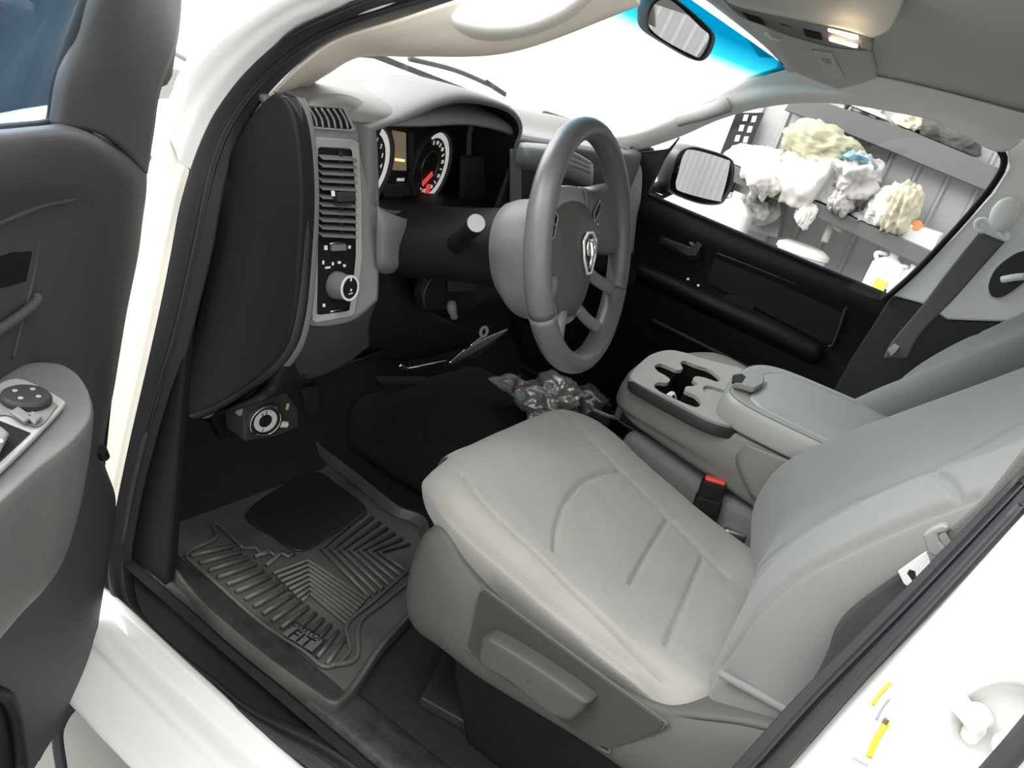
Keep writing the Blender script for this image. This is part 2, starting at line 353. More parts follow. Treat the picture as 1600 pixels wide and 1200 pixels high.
mr.inputs[1].default_value = 1.105; mr.inputs[2].default_value = 1.175
cr.color_ramp.elements[0].color = (1, 1, 1, 1); cr.color_ramp.elements[1].color = (.0, .17, .32, 1); e = cr.color_ramp.elements.new(.5); e.color = (.02, .45, .62, 1)
nt.links.new(ge.outputs['Object'], sx.inputs[0]); nt.links.new(sx.outputs[2], mr.inputs[0]); nt.links.new(mr.outputs[0], cr.inputs[0]); nt.links.new(cr.outputs[0], tr.inputs[0]); nt.links.new(tr.outputs[0], oo.inputs[0])
sb = grid('shade_band', [[WS(u, v) + V((0, -.006, -.006)) for u in (-.97, -.5, 0, .5, .985)] for v in (.62, .75, .88, .995)], mt, ws, 30, 12); sb['label'] = 'blue tinted band along the top of the windscreen'
# wipers lying at the base of the windscreen
def wiper(pa, pb, pc, lab):
    r = tube('wiper_arm', [pa, pa.lerp(pb, .5) + V((0, 0, .008)), pb], .006, M_dark, cab, n=10); r['label'] = lab
    tube('wiper_blade', [pb.lerp(pc, -.5), pb, pb.lerp(pc, .5), pc], .004, M_black, r, n=10, flat=(.003, .007))
def W(px, py, lift=.03): return PL(px, py, WS(0, .02) + V((0, lift, lift)), (0, .52, .85))
wiper(W(548, 84), W(635, 106), W(850, 190), 'black wiper arm at the driver side of the windscreen')
wiper(W(640, 92), W(770, 135), W(790, 148), 'grey wiper arm crossing the middle of the windscreen')
# left A pillar trim with assist handle
D = -.70
rows = [[X(395, 175, D - .05), X(430, 137, D - .04), X(470, 98, D - .03), X(525, 60, D - .02), X(619, 30, D - .02), X(760, -14, D - .015), X(980, -60, D)],
        [X(412, 165, D - .01), X(447, 138, D - .01), X(488, 104, D), X(545, 68, D), X(640, 50, D), X(780, 15, D), X(985, -35, D)],
        [X(425, 160, D + .03), X(462, 136, D + .03), X(505, 108, D + .03), X(570, 76, D + .03), X(660, 72, D + .03), X(790, 55, D + .03), X(990, -10, D + .03)],
        [X(436, 158, D + .05), X(473, 136, D + .05), X(508, 113, D + .06), X(562, 85, D + .07), X(650, 84, D + .07), X(800, 76, D + .07), X(998, 4, D + .06)],
        [X(440, 152, D + .07), X(477, 132, D + .08), X(512, 110, D + .09), X(566, 82, D + .10), X(655, 80, D + .11), X(802, 70, D + .11), X(1000, -4, D + .10)]]
apl = grid('windscreen_pillar_trim', rows, M_trim, cab, 60, 24, solid=.004); apl['label'] = 'beige pillar trim beside the windscreen on the driver side'
hd = [X(697, 32, -.68), X(712, 12, -.66), X(760, -6, -.655), X(830, -14, -.655), X(890, -20, -.66)]
rowsH = [[X(694, 30, -.685), X(715, 52, -.68), X(760, 64, -.68), X(820, 58, -.68), X(880, 36, -.68), X(925, 4, -.68), X(960, -20, -.68)],
         [X(700, 25, -.705), X(720, 42, -.715), X(762, 52, -.72), X(820, 48, -.72), X(872, 28, -.72), X(912, 0, -.715), X(950, -24, -.705)],
         [X(706, 16, -.71), X(728, 26, -.725), X(765, 32, -.73), X(816, 30, -.73), X(860, 14, -.73), X(898, -8, -.725), X(940, -30, -.71)],
         [X(710, 5, -.705), X(735, 0, -.72), X(770, -4, -.725), X(812, -6, -.725), X(850, -14, -.72), X(885, -28, -.715), X(930, -40, -.70)],
         [X(712, 0, -.68), X(740, -16, -.68), X(775, -22, -.68), X(810, -24, -.68), X(845, -30, -.68), X(880, -40, -.68), X(920, -52, -.68)]]
gh = grid('grab_handle', rowsH, mat('pale_handle', (.80, .78, .73), .5), apl, 40, 24); gh['label'] = 'pale oval grab handle'
# right A pillar, roof rail and headliner
rows = [[X(1800, 205, .72), X(1640, 185, .72), X(1566, 236, .72), X(1480, 193, .715), X(1400, 173, .71), X(1300, 158, .71), X(1210, 162, .71), X(1130, 182, .71), X(1060, 212, .72), X(1000, 232, .73), X(960, 240, .73)],
        [X(1800, 180, .69), X(1640, 165, .69), X(1570, 200, .69), X(1480, 172, .685), X(1400, 155, .68), X(1300, 148, .67), X(1215, 148, .67), X(1130, 168, .67), X(1055, 198, .68), X(998, 214, .69), X(950, 222, .69)],
        [(.655, -.45, 1.13), (.655, -.12, 1.16), (.655, .03, 1.17), (.655, .17, 1.175), (.655, .30, 1.172), (.655, .45, 1.160), (.655, .60, 1.130), X(1120, 150, .65), X(1050, 182, .66), X(995, 204, .68), X(945, 214, .68)],
        [(.56, -.45, 1.185), (.56, -.12, 1.20), (.56, .03, 1.205), (.56, .17, 1.205), (.56, .30, 1.202), (.57, .45, 1.192), WS(.985, 1), WS(.985, .72), WS(.985, .4), WS(.985, .1), WS(.985, -.05)]]
apr = grid('roof_rail_trim', rows, mat('pale_grey_trim', (.80, .80, .77), .6, bump=.1, bscale=700), cab, 80, 24, solid=.006); apr['label'] = 'pale trim around the passenger windscreen post and window top'
tube('assist_handle', [X(1062, 186, .655), X(1075, 182, .64), X(1100, 176, .63), X(1125, 168, .635), X(1138, 164, .65)], .02, M_lgrey, apr, n=16, flat=(.013, .022))
# headliner
rows = []
for y, zc in ((.665, 1.215), (.5, 1.235), (.2, 1.25), (-.2, 1.25), (-.6, 1.24), (-1.05, 1.18)):
    rows.append([V((u * (.63 if abs(u) > .9 else .62), y - .09 * u * u * max(0, (y + .4)), zc - .035 * u ** 2 - .02 * u ** 6)) for u in (-1.04, -.8, -.4, 0, .4, .8, 1.02)])
hl = grid('headliner', rows, M_head, cab, 50, 40, solid=.01)
rows = [[(.60, -.40, 1.185), (.68, -.40, 1.14), (.74, -.40, 1.07)], [(.62, -1.05, 1.13), (.70, -1.05, 1.10), (.74, -1.05, 1.05)]]
grid('roof_side_lining', rows, M_head, cab, 10, 20, solid=.01)
rows = [[(-.58, .50, 1.20), (-.63, .45, 1.17)], [(-.58, .2, 1.235), (-.61, .2, 1.22)], [(-.58, -.3, 1.235), (-.63, -.3, 1.19)], [(-.60, -1.05, 1.14), (-.70, -1.05, 1.05)]]
grid('roof_side_lining', rows, M_head, cab, 6, 20, solid=.01)
# roof skin
grid('roof', [[V((x, y, z - .06 * abs(x) ** 2 - .05 * abs(x) ** 6)) for x in (-.74, -.6, -.3, 0, .3, .6, .76)] for y, z in ((.70, 1.235), (.4, 1.285), (0, 1.30), (-.6, 1.29), (-1.08, 1.24))], M_white, cab, 24, 16, solid=.004, off=1)
# left rear door region behind the driver (closed rear door, inner face)
prism('rear_door_inner', [V((-.79, -.30, .0)), V((-.79, -1.05, .0)), V((-.79, -1.05, .74)), V((-.79, -.30, .74))], (-.06, 0, 0), M_black, cab, .01)
prism('rear_door_inner', [V((.79, -.30, .0)), V((.79, -1.05, .0)), V((.79, -1.05, .74)), V((.79, -.30, .74))], (.06, 0, 0), M_black, cab, .01)
# right B pillar: pale upper trim with belt slide, dark lower
bt = [X(1572, 232, .735), X(1600, 210, .735), X(1700, 240, .735), X(1640, 470, .735), X(1600, 505, .735), X(1480, 500, .735), X(1440, 475, .735), X(1393, 462, .735), X(1490, 368, .735), X(1552, 300, .735), X(1576, 262, .735)]
bpu = prism('door_post_trim', bt, (.05, 0, 0), mat('pale_post_trim', (.88, .88, .86), .5, bump=.1, bscale=700), cab, .008)
bl = [X(1393, 462, .74), X(1440, 475, .74), X(1480, 500, .74), X(1600, 505, .74), X(1560, 640, .74), X(1300, 700, .74), X(1285, 640, .74), X(1330, 560, .74)]
prism('lower_post_trim', bl, (.05, 0, 0), M_dark, cab, .006)
tube('window_edge_seal', [X(1380, 470, .728), X(1430, 425, .728), X(1490, 362, .728), X(1530, 316, .728), X(1556, 282, .728), X(1568, 258, .728), X(1566, 240, .728), X(1548, 222, .728), X(1510, 205, .728)], .008, M_black, cab, n=30)
# ================================================================= DASHBOARD
dash = thing('dashboard', 'two-tone grey and black dashboard with tall air vent and round gauges behind the wheel', 'dashboard', (0, .9, .4))
FP, FN = V((-.695, .757, .542)), V((0, -1, .215)).normalized()
def F(px, py, off=0): return PL(px, py, FP + FN * off, FN)
# end cap facing the open door
cap = [(352, 262), (366, 222), (392, 178), (425, 146), (448, 158), (463, 208), (470, 300), (466, 400), (456, 500), (434, 560), (380, 608), (312, 645), (272, 648), (285, 590), (312, 470), (334, 370)]
prism('end_cap', crv([X(*p, -.785) for p in cap], 60, True), (.03, 0, 0), M_black, dash, .006)
bnd = [(452, 150), (461, 168), (470, 215), (476, 300), (473, 400), (463, 505), (438, 566), (380, 614), (308, 652)]
def lip(nm, s, m, x0):
    rows = []
    for p in bnd:
        q = X(p[0] + s, p[1], x0); rows.append([q + V((-.008, .02, 0)), q + V((-.008, .004, 0)), q + V((0, -.004, 0)), q + V((.010, -.004, 0)), q + V((.018, .004, 0)), q + V((.018, .03, 0))])
    grid(nm, rows, m, dash, 16, 60)
lip('edge_strip', -2, M_dark, -.775)
lip('edge_strip', 10, M_mid, -.748)
# face with the tall opening
def ex(px, py, o=0): return F(px, py, o)
rows = [[ex(480, 163, -.012), ex(510, 150, -.014), ex(548, 153, -.014), ex(575, 168, -.02)],
        [ex(482, 172), ex(510, 166, .0), ex(545, 168, 0), ex(578, 186, -.004)],
        [ex(483, 215), ex(510, 214), ex(555, 214), ex(586, 216)],
        [ex(485, 300), ex(510, 300), ex(558, 300), ex(589, 300)],
        [ex(484, 400), ex(510, 400), ex(556, 400), ex(590, 395)],
        [ex(478, 508), ex(510, 508), ex(552, 498), ex(588, 468)]]
grid('face_panel', rows, mat('face_panel_grey', (.24, .24, .24), .5, bump=.12, bscale=900), dash, 24, 60, solid=.004, off=-1)
rows = [[ex(478, 507), ex(510, 507), ex(552, 497), ex(588, 467)],
        [ex(462, 545), ex(500, 545, -.002), ex(545, 532, -.004), ex(575, 505, -.004)],
        [ex(440, 575, -.012), ex(480, 590, -.016), ex(530, 572, -.016), ex(575, 540, -.012)]]
grid('lower_face_panel', rows, M_dark, dash, 24, 20, solid=.004, off=-1)
# raised bezel around the tall vent + switches
def frame(name, outer, inner, m, parent, h0, h1, back=.0):
    O = [F(*p, h0) for p in outer]; O1 = [F(*p, h1) for p in outer]; I1 = [F(*p, h1 * .8) for p in inner]; I0 = [F(*p, back) for p in inner]
    rows = [[a, b * .9 + c * .1, c * .5 + b * .5, c, d] for a, b, c, d in zip(O, O1, I1, I0)]
    n = len(rows); vs = [v for r in rows for v in r]; fs = [(i * 5 + j, i * 5 + j + 1, ((i + 1) % n) * 5 + j + 1, ((i + 1) % n) * 5 + j) for i in range(n) for j in range(4)]
    o = mesh(name, vs, fs, m, parent); bev(o, .0012, 2, 30); return o
out = [(489, 216), (494, 213), (556, 217), (562, 222), (566, 300), (567, 400), (563, 440), (555, 490), (549, 495), (494, 505), (487, 502), (489, 440), (490, 360), (489, 280)]
inn = [(497, 232), (500, 230), (546, 232), (550, 236), (555, 300), (556, 400), (552, 440), (546, 484), (542, 486), (500, 492), (494, 490), (496, 440), (497, 360), (496, 280)]
frame('vent_bezel', out, inn, M_bezel, dash, .001, .012, -.004)
fr = [F(*p, .0005) for p in inn]
# vent well
wl = [F(*p, .004) for p in ((496, 230), (550, 234), (556, 372), (496, 375))]
av = prism('air_vent', wl, FN * .002, M_black, dash); av['label'] = 'tall slatted air vent in the dashboard'
mslat = M_mid
for i in range(11):
    y0 = 240 + i * 11.9 + (2 if i > 4 else 0)
    a, b = F(497, y0 + 1, .006), F(552, y0 + 4, .006)
    prism('slat', [a, b, b + V((0, 0, -.0016)), a + V((0, 0, -.0016))], FN * .011 + V((0, 0, -.0055)), mslat, av, .0006, 2)
for px in (529,): prism('vent_spine', [F(px, 236, .006), F(px + 4, 236, .006), F(px + 5, 370, .006), F(px, 370, .006)], FN * .003, M_dark, av)
tb = prism('vent_tab', [F(516, 299, .012), F(544, 299, .012), F(545, 313, .012), F(518, 314, .012)], FN * .016, M_dark, av, .002)
prism('tab_dot', [F(517, 298, .0285), F(522, 298, .0285), F(523, 306, .0285), F(518, 307, .0285)], FN * .001, M_ink, tb)
# small side window vent above
frame('side_vent_bezel', [(471, 164), (480, 163), (535, 166), (541, 168), (557, 203), (552, 206), (490, 201), (485, 198)], [(475, 168), (481, 167), (532, 170), (536, 171), (550, 200), (546, 202), (492, 198), (489, 196)], M_lgrey, dash, .006, .011, .006)
dv = prism('defroster_vent', [F(*p, .007) for p in ((474, 167), (537, 170), (551, 202), (489, 198))], FN * .001, M_black, dash)
for i in range(6):
    t = (i + .6) / 6.2; a = F(476 + 60 * t, 168 + 3 * t, .0085); b = F(489 + 60 * t, 198 + 4 * t, .0085); m1 = a.lerp(b, .5) + V((.004, 0, 0))
    tube('vent_rib', [a, m1, b], .0016, M_lgrey, dv, n=6, seg=6, flat=(.0012, .0028), up=FN)
# switch panel
sp = prism('switch_panel', [F(*p, .004) for p in ((496, 374), (556, 370), (552, 440), (546, 486), (495, 492), (496, 440))], FN * .002, M_black, dash, .001)
ru = V((1, 0, 0)); uu = ru.cross(-FN); uu = -uu if uu.z < 0 else uu
prism('dimmer_wheel', [F(515, 381, .006), F(537, 380, .006), F(538, 391, .006), F(515, 392, .006)], FN * .006, M_mid, sp, .0015)
tube('dimmer_edge', [F(515, 381, .0125), F(526, 379, .0135), F(537, 380, .0125)], .0009, M_steel, sp, seg=8)
for q in ((509, 387, 5, 7), (546, 386, 4, 5), (505, 410, 3, 6), (520, 412, 3, 5), (530, 410, 5, 4), (538, 415, 4, 4), (506, 477, 4, 5)):
    a, b, c, d = q; prism('switch_icon', [F(a - c / 2, b - d / 2, .0065), F(a + c / 2, b - d / 2, .0065), F(a + c / 2, b + d / 2, .0065), F(a - c / 2, b + d / 2, .0065)], FN * .0004, M_ink, sp)
prism('switch_icon', [F(508, 417, .0065), F(516, 416, .0065), F(516, 419, .0065), F(508, 420, .0065)], FN * .0004, M_ink, sp)
kc = F(524, 445, .006)
kn = cyl('headlight_knob', kc, kc + FN * .030, .019, M_mid, sp, prof=[(0, .0215), (.25, .0215), (.5, .020), (.85, .0195), (1, .0185)], bevel=.0008)
ring('knob_ring', kc + FN * .0295, FN, .0165, .0202, .002, mat('polished_ring', (.85, .85, .85), .3, metal=.3), kn)
cyl('knob_face', kc + FN * .0298, kc + FN * .0308, .0172, M_black, kn)
text('knob_icon', '*', kc + FN * .0312 + uu * -.005 + ru * .002, ru, uu, .010, M_ink, kn)
prism('icon_line', [kc + FN * .031 + ru * a + uu * b for a, b in ((-.003, -.0095), (.006, -.0085), (.006, -.0072), (-.003, -.0082))], FN * .0004, M_ink, kn)
prism('knob_mark', [kc + FN * .031 + ru * a + uu * b for a, b in ((-.001, .011), (.002, .011), (.002, .017), (-.001, .017))], FN * .0005, M_ink, kn)
tube('panel_slot', [F(516, 487, .007), F(525, 485, .008), F(533, 484, .007)], .0014, M_steel, sp, seg=8)
# top pad from the face to the windscreen
PADx = [-.76, -.68, -.60, -.50, -.36, -.22, -.05, .2, .5, .74]
rows = []
for x, zb, yb in zip(PADx, (.842, .852, .858, .868, .882, .878, .850, .845, .845, .835), (.86, .825, .80, .79, .795, .80, .83, .81, .85, .94)):
    rows.append([(x, yb, zb - .014), (x, yb + .012, zb), (x, yb + .05, zb + .008), (x, yb + .12, zb + .012), (x, min(yb + .22, 1.06 - .1 * x * x), zb + .012 if abs(x) > .5 else .885), (x, 1.19 - .16 * x * x, .868 if x > -.6 else .862)])
grid('top_pad', rows, mat('dash_pad_grey', (.22, .22, .215), .55, bump=.15, bscale=700), dash, 24, 70, solid=.01, off=1)
# instrument binnacle
CY = .79
rimpx = [(588, 204), (612, 196), (640, 187), (690, 166), (730, 161), (780, 170), (803, 184), (811, 205), (802, 235), (800, 285), (800, 325), (760, 328), (700, 330), (640, 330), (592, 322), (589, 280), (588, 240)]
rim = [Y(*p, CY) for p in rimpx]; rc = sum(rim, V()) / len(rim)
def rexp(d, dy): return [p + (p - rc).normalized() * d + V((0, dy, 0)) for p in rim]
hoodrows = []
for i, p in enumerate(rim):
    e = (p - rc).normalized(); up = max(0, e.z)
    hoodrows.append([p, p + e * .008 + V((0, -.006 * up, 0)), p + e * .017 + V((0, .008, 0)), p + e * .018 + V((0, .05, 0)), p + e * .012 + V((0, .14, 0))])
hoodrows.append(hoodrows[0])
grid('binnacle_hood', hoodrows, M_mid, dash, 14, 96)
GB = .895
wellrows = []
for p in rim:
    q = V((p.x, GB, p.z)); q = q + (V((rc.x, GB, rc.z)) - q) * -.02
    wellrows.append([p, p.lerp(q, .3), p.lerp(q, .7), q])
wellrows.append(wellrows[0])
grid('gauge_well', wellrows, M_black, dash, 8, 96)
ic = prism('instrument_cluster', [V((-.62, GB - .046, .67)), V((-.14, GB + .026, .67)), V((-.14, GB + .026, .862)), V((-.62, GB - .046, .862))], (0, .01, 0), M_black, dash)
M_face = mat('gauge_white', (.85, .84, .80), .4, emit=.35); gn_ = V((math.sin(.15), -math.cos(.15), 0)); GP = V((-.33, GB, .76))
def G(px, py, off=0): return PL(px, py, GP + gn_ * off, gn_)
gx = V((math.cos(.15), math.sin(.15), 0)); gz = V((0, 0, 1)); gn = V((math.sin(.15), -math.cos(.15), 0))
GP = V((-.33, GB, .76))
gc = G(669, 260)
hgt = (G(669, 212) - G(669, 308)).length / 2
gauge = ring('speed_gauge', gc, gn, hgt * 1.02, hgt * 1.10, .012, M_dark, ic)
ring('gauge_ring', gc + gn * .004, gn, hgt * .84, hgt, .002, M_face, gauge, a0=math.radians(-125), a1=math.radians(112), u=gx, seg=60)
ring('inner_ring', gc + gn * .003, gn, hgt * .44, hgt * .47, .002, M_steel, gauge)
for k in range(13):
    a = math.radians(-110 + k * 17.5); p = gc + gn * .004 + gx * math.cos(a) * hgt * .70 + gz * math.sin(a) * hgt * .70
    d = gx * math.cos(a) + gz * math.sin(a); e = gx * -math.sin(a) + gz * math.cos(a)
    if k % 2: text('gauge_numeral', str(120 - k * 10), p, gx, gz, .0105, M_face, gauge)
    else: box('gauge_tick', p, (.008, .0015, .002), M_face, gauge, axes=(d, gn, e))
M_ndl = mat('needle_red', (.85, .08, .08), .4, emit=.5); nd = (gx * .8 + gz * .6); nd2 = (gx * -.6 + gz * .8)
box('needle', gc + gn * .007 + gx * -.004 - gz * .022, (.036, .003, .010), M_ndl, gauge, .001, axes=(nd, gn, nd2))
box('needle', gc + gn * .006 + gx * .010 - gz * .042, (.015, .003, .018), M_ndl, gauge, .001, axes=(gx, gn, gz))
gc2 = G(602, 258) - gx * hgt
g2 = ring('engine_gauge', gc2, gn, hgt * 1.02, hgt * 1.10, .012, M_dark, ic)
ring('gauge_ring', gc2 + gn * .004, gn, hgt * .84, hgt, .002, M_face, g2, a0=math.radians(-70), a1=math.radians(70), u=gx)
for k in range(7):
    a = math.radians(-70 + k * 23); p = gc2 + gn * .004 + gx * math.cos(a) * hgt * .7 + gz * math.sin(a) * hgt * .7
    text('gauge_numeral', str(7 - k), p, gx, gz, .011, M_face, g2)
lcd = prism('trip_display', [G(*p, .002) for p in ((612, 203), (632, 207), (633, 266), (612, 265))], gn * .003, mat('amber_screen', (.30, .22, .15), .4, emit=.25), ic)
prism('display_bar', [G(*p, .0055) for p in ((617, 247), (632, 249), (632, 253), (617, 251))], gn * .001, mat('amber_bar', (.95, .72, .25), .4, emit=1.0), lcd)
prism('display_frame', [G(*p, .002) for p in ((636, 205), (640, 205), (640, 265), (637, 262))], gn * .008, M_dark, ic)
text('gear_letters', 'PRND2', G(626, 281, .003), gx, gz, .0085, M_face, ic)
prism('cluster_lower_panel', [G(*p, .002) for p in ((592, 287), (652, 284), (656, 318), (600, 325))], gn * .006, M_dark, ic, .002)
prism('cluster_side_panel', [Y(725, 245, .862), Y(800, 245, .862), Y(800, 322, .862), Y(722, 322, .862)], (0, .01, 0), M_dark, ic, .003)
# gray lower lip beside the column
rows = [[Y(588, 322, .77), Y(600, 331, .765), Y(625, 341, .765), Y(640, 343, .775), Y(648, 344, .80)],
        [Y(589, 345, .765), Y(603, 352, .755), Y(622, 356, .755), Y(637, 358, .765), Y(645, 358, .80)],
        [Y(589, 380, .765), Y(600, 385, .755), Y(620, 388, .755), Y(635, 388, .765), Y(643, 388, .80)],
        [Y(589, 410, .765), Y(600, 414, .757), Y(620, 412, .757), Y(633, 408, .766), Y(640, 405, .80)],
        [Y(589, 420, .775), Y(600, 425, .775), Y(615, 423, .775), Y(628, 418, .78), Y(636, 412, .81)]]
grid('lower_lip', rows, M_mid, dash, 24, 30, solid=.004)
# knee panel under the lip, then the underside
rows = [[F(560, 420, -.004), Y(590, 424, .785), Y(612, 424, .785), Y(640, 440, .80), Y(652, 460, .82)],
        [F(562, 455, -.004), Y(590, 455, .775), Y(618, 455, .775), Y(645, 465, .785), Y(655, 480, .82)],
        [F(560, 500, -.006), Y(590, 490, .775), Y(630, 492, .775), Y(660, 497, .785), Y(700, 502, .80)],
        [F(540, 545, -.012), Y(590, 530, .79), Y(640, 530, .79), Y(690, 530, .80), Y(740, 520, .82)],
        [F(520, 575, -.02), Y(580, 560, .83), Y(640, 560, .83), Y(700, 548, .84), Y(760, 525, .86)]]
grid('knee_panel', rows, M_black, dash, 30, 40, solid=.004)
rows = [[X(308, 652, -.775), X(380, 614, -.76), X(440, 568, -.745), F(462, 545, -.002), F(500, 545, -.004), F(545, 532, -.006)],
        [X(312, 652, -.75), X(388, 622, -.74), F(430, 590, -.01), F(470, 575, -.012), F(510, 572, -.014), F(550, 560, -.014)],
        [X(330, 650, -.72), F(395, 630, -.02), F(440, 610, -.02), F(480, 590, -.02), F(525, 578, -.02), F(575, 555, -.02)],
        [X(345, 642, -.70), Z(410, 620, .37), Z(460, 606, .39), Z(500, 588, .40), Z(540, 570, .42), Z(600, 545, .43)]]
grid('lower_corner_panel', rows, M_black, dash, 40, 24, solid=.003)
# body right of the cluster and behind the wheel
rows = []
for x, yb in ((-.19, .80), (-.1, .80), (.0, .80), (.2, .80), (.45, .83), (.66, .89), (.74, .95)):
    rows.append([(x, yb + .03, .858), (x, yb + .002, .848), (x, yb - .004, .80), (x, yb + .004, .70), (x, yb + .02, .58), (x, yb + .06, .47), (x, yb + .16, .43)])
grid('centre_panel', rows, M_dark, dash, 40, 50, solid=.006)
box('dash_core', (-.38, 1.0, .60), (.72, .16, .4), M_black, dash, .01)
# bright satin strip right of the cluster and centre vents
grid('centre_trim', [[Y(796, 232, .792), Y(806, 232, .792), Y(812, 225, .80)], [Y(796, 280, .792), Y(806, 280, .792), Y(812, 280, .80)], [Y(796, 330, .792), Y(806, 330, .792), Y(812, 330, .80)]], M_mid, dash, 8, 12, solid=.004)
cv = grid('centre_vent_surround', [[Y(812, 226, .80), Y(830, 226, .785), Y(870, 232, .785), Y(925, 258, .79)], [Y(808, 236, .79), Y(830, 236, .765), Y(870, 243, .765), Y(925, 268, .775)], [Y(806, 252, .79), Y(830, 254, .765), Y(870, 262, .765), Y(925, 284, .775)], [Y(812, 262, .80), Y(830, 264, .785), Y(870, 272, .785), Y(925, 292, .79)]], M_lgrey, dash, 30, 16, solid=.004)
for k in range(3): tube('slat', [Y(880, 236 + k * 9, .762), Y(900, 243 + k * 8, .762), Y(922, 256 + k * 6, .766)], .003, M_bezel, cv, n=8, flat=(.002, .005))
# passenger end of the dash near the far door
rows = [[X(965, 225, .60), X(985, 235, .66), X(1000, 262, .70), X(1001, 290, .71)], [X(965, 262, .58), X(985, 265, .64), X(997, 290, .69), X(998, 320, .70)], [X(962, 320, .58), X(980, 322, .64), X(990, 345, .69), X(992, 350, .70)], [X(960, 400, .60), X(974, 398, .65), X(984, 396, .69), X(988, 396, .71)]]
grid('passenger_corner', rows, M_mid, dash, 20, 24, solid=.004)

# ================================================================= STEERING COLUMN
W0 = V((-.424, .483, .755)); yaw = .10; tl = math.radians(18)
wr = V((math.cos(yaw), math.sin(yaw), 0)); wf = V((0, 0, 1)).cross(wr); wn = -wf * math.cos(tl) + V((0, 0, math.sin(tl))); wu = wn.cross(wr)
if wu.z < 0: wu = -wu
def Wd(a, b, o=0): return W0 + wr * a + wu * b + wn * o
col = thing('steering_column', 'black and grey steering column shroud between dashboard and wheel', 'steering column', tuple(Wd(0, -.1, -.15)))
rows = []
for o, ra, rb, rc2 in ((-.045, .062, .060, .075), (-.06, .080, .072, .105), (-.08, .086, .075, .120), (-.11, .086, .075, .115), (-.13, .080, .070, .09)):
    rows.append([Wd(math.cos(q) * ra, math.sin(q) * (rb if math.sin(q) > 0 else rc2), o) for q in [i * math.pi / 8 for i in range(16)]])
grid('shroud', rows, M_mid, col, 64, 24, closed=True)
rows = []
for o, ra, rb, rc2 in ((-.12, .074, .062, .078), (-.17, .074, .060, .070), (-.24, .080, .060, .065), (-.33, .09, .065, .065)):
    rows.append([Wd(math.cos(q) * ra, math.sin(q) * (rb if math.sin(q) > 0 else rc2), o) for q in [i * math.pi / 8 for i in range(16)]])
grid('column_sleeve', rows, M_black, col, 64, 20, closed=True)
# dark shoulder panel from the dash to the column
rows = [[Y(640, 336, .80), Y(690, 334, .78), Y(740, 333, .75), Y(790, 334, .72)], [Y(640, 346, .78), Y(690, 350, .75), Y(740, 352, .72), Y(785, 345, .69)], [Y(645, 385, .78), Y(690, 398, .74), Y(735, 400, .71), Y(775, 390, .68)],
        [Y(650, 410, .79), Y(690, 418, .76), Y(735, 422, .73), Y(770, 422, .70)], [Y(655, 420, .82), Y(695, 424, .81), Y(740, 428, .80), Y(772, 430, .78)]]
grid('column_surround', rows, M_black, col, 40, 40, solid=.004)
st = cyl('stalk', X(712, 384, -.50), X(744, 349, -.60), .013, M_black, col, prof=[(0, .017), (.15, .017), (.2, .0125), (.7, .0125), (.72, .0145), (1, .0145)])
a, b = X(712, 384, -.50), X(744, 349, -.60); ax = (b - a).normalized(); cyl('stalk_cap', b, b + ax * .002, .0135, M_lgrey, st)
tube('stalk_boot', [X(716, 360, -.505), X(703, 372, -.505), X(700, 388, -.505), X(712, 398, -.505), X(724, 396, -.505)], .003, M_mid, col, n=16)
# recess with plate and release lever
prism('lever_recess', [Y(*p, .735) for p in ((668, 432), (680, 424), (742, 424), (744, 480), (736, 486), (664, 486), (658, 462))], (0, .02, 0), M_black, col, .004)
prism('recess_plate', [Y(*p, .728) for p in ((702, 431), (742, 431), (742, 455), (702, 456))], (0, .006, 0), M_dark, col, .002)
tube('recess_rim', [Y(*p, .73) for p in ((664, 480), (662, 460), (672, 438), (690, 428), (738, 426))], .0022, M_dark, col, n=20)
lv = tube('release_lever', [Y(706, 470, .72), Y(706, 482, .715), Y(710, 496, .712)], [.007, .009, .007], M_mid, col, n=8, flat=None)

# ================================================================= STEERING WHEEL
whl = thing('steering_wheel', 'grey leather four-spoke steering wheel with chrome ram-head badge', 'steering wheel', tuple(W0))
R0 = .183
def wseg(name, a0, a1, m, n=40, parent=whl, ra=.0175, rb=.0205):
    pts = [Wd(R0 * math.cos(a), R0 * math.sin(a), 0) for a in [a0 + (a1 - a0) * i / n for i in range(n + 1)]]
    bm_up = None; bm = bmesh.new(); rings = []
    for i, p in enumerate(pts):
        e = (p - W0).normalized(); rings.append([bm.verts.new(p + e * math.cos(q) * ra + wn * math.sin(q) * rb) for q in [k * math.pi / 8 for k in range(16)]])
    for A, Bq in zip(rings, rings[1:]):
        for q in range(16): bm.faces.new((A[q], A[(q + 1) % 16], Bq[(q + 1) % 16], Bq[q]))
    bm.faces.new(rings[0][::-1]); bm.faces.new(rings[-1]); bmesh.ops.recalc_face_normals(bm, faces=bm.faces)
    me = bpy.data.meshes.new(name); bm.to_mesh(me); bm.free(); return link(name, me, m, parent, True)
rd = math.radians
wseg('upper_rim', rd(-27), rd(207), M_wheel, 80)
wseg('lower_rim', rd(207.6), rd(332.4), M_wheel, 50, ra=.018, rb=.021)
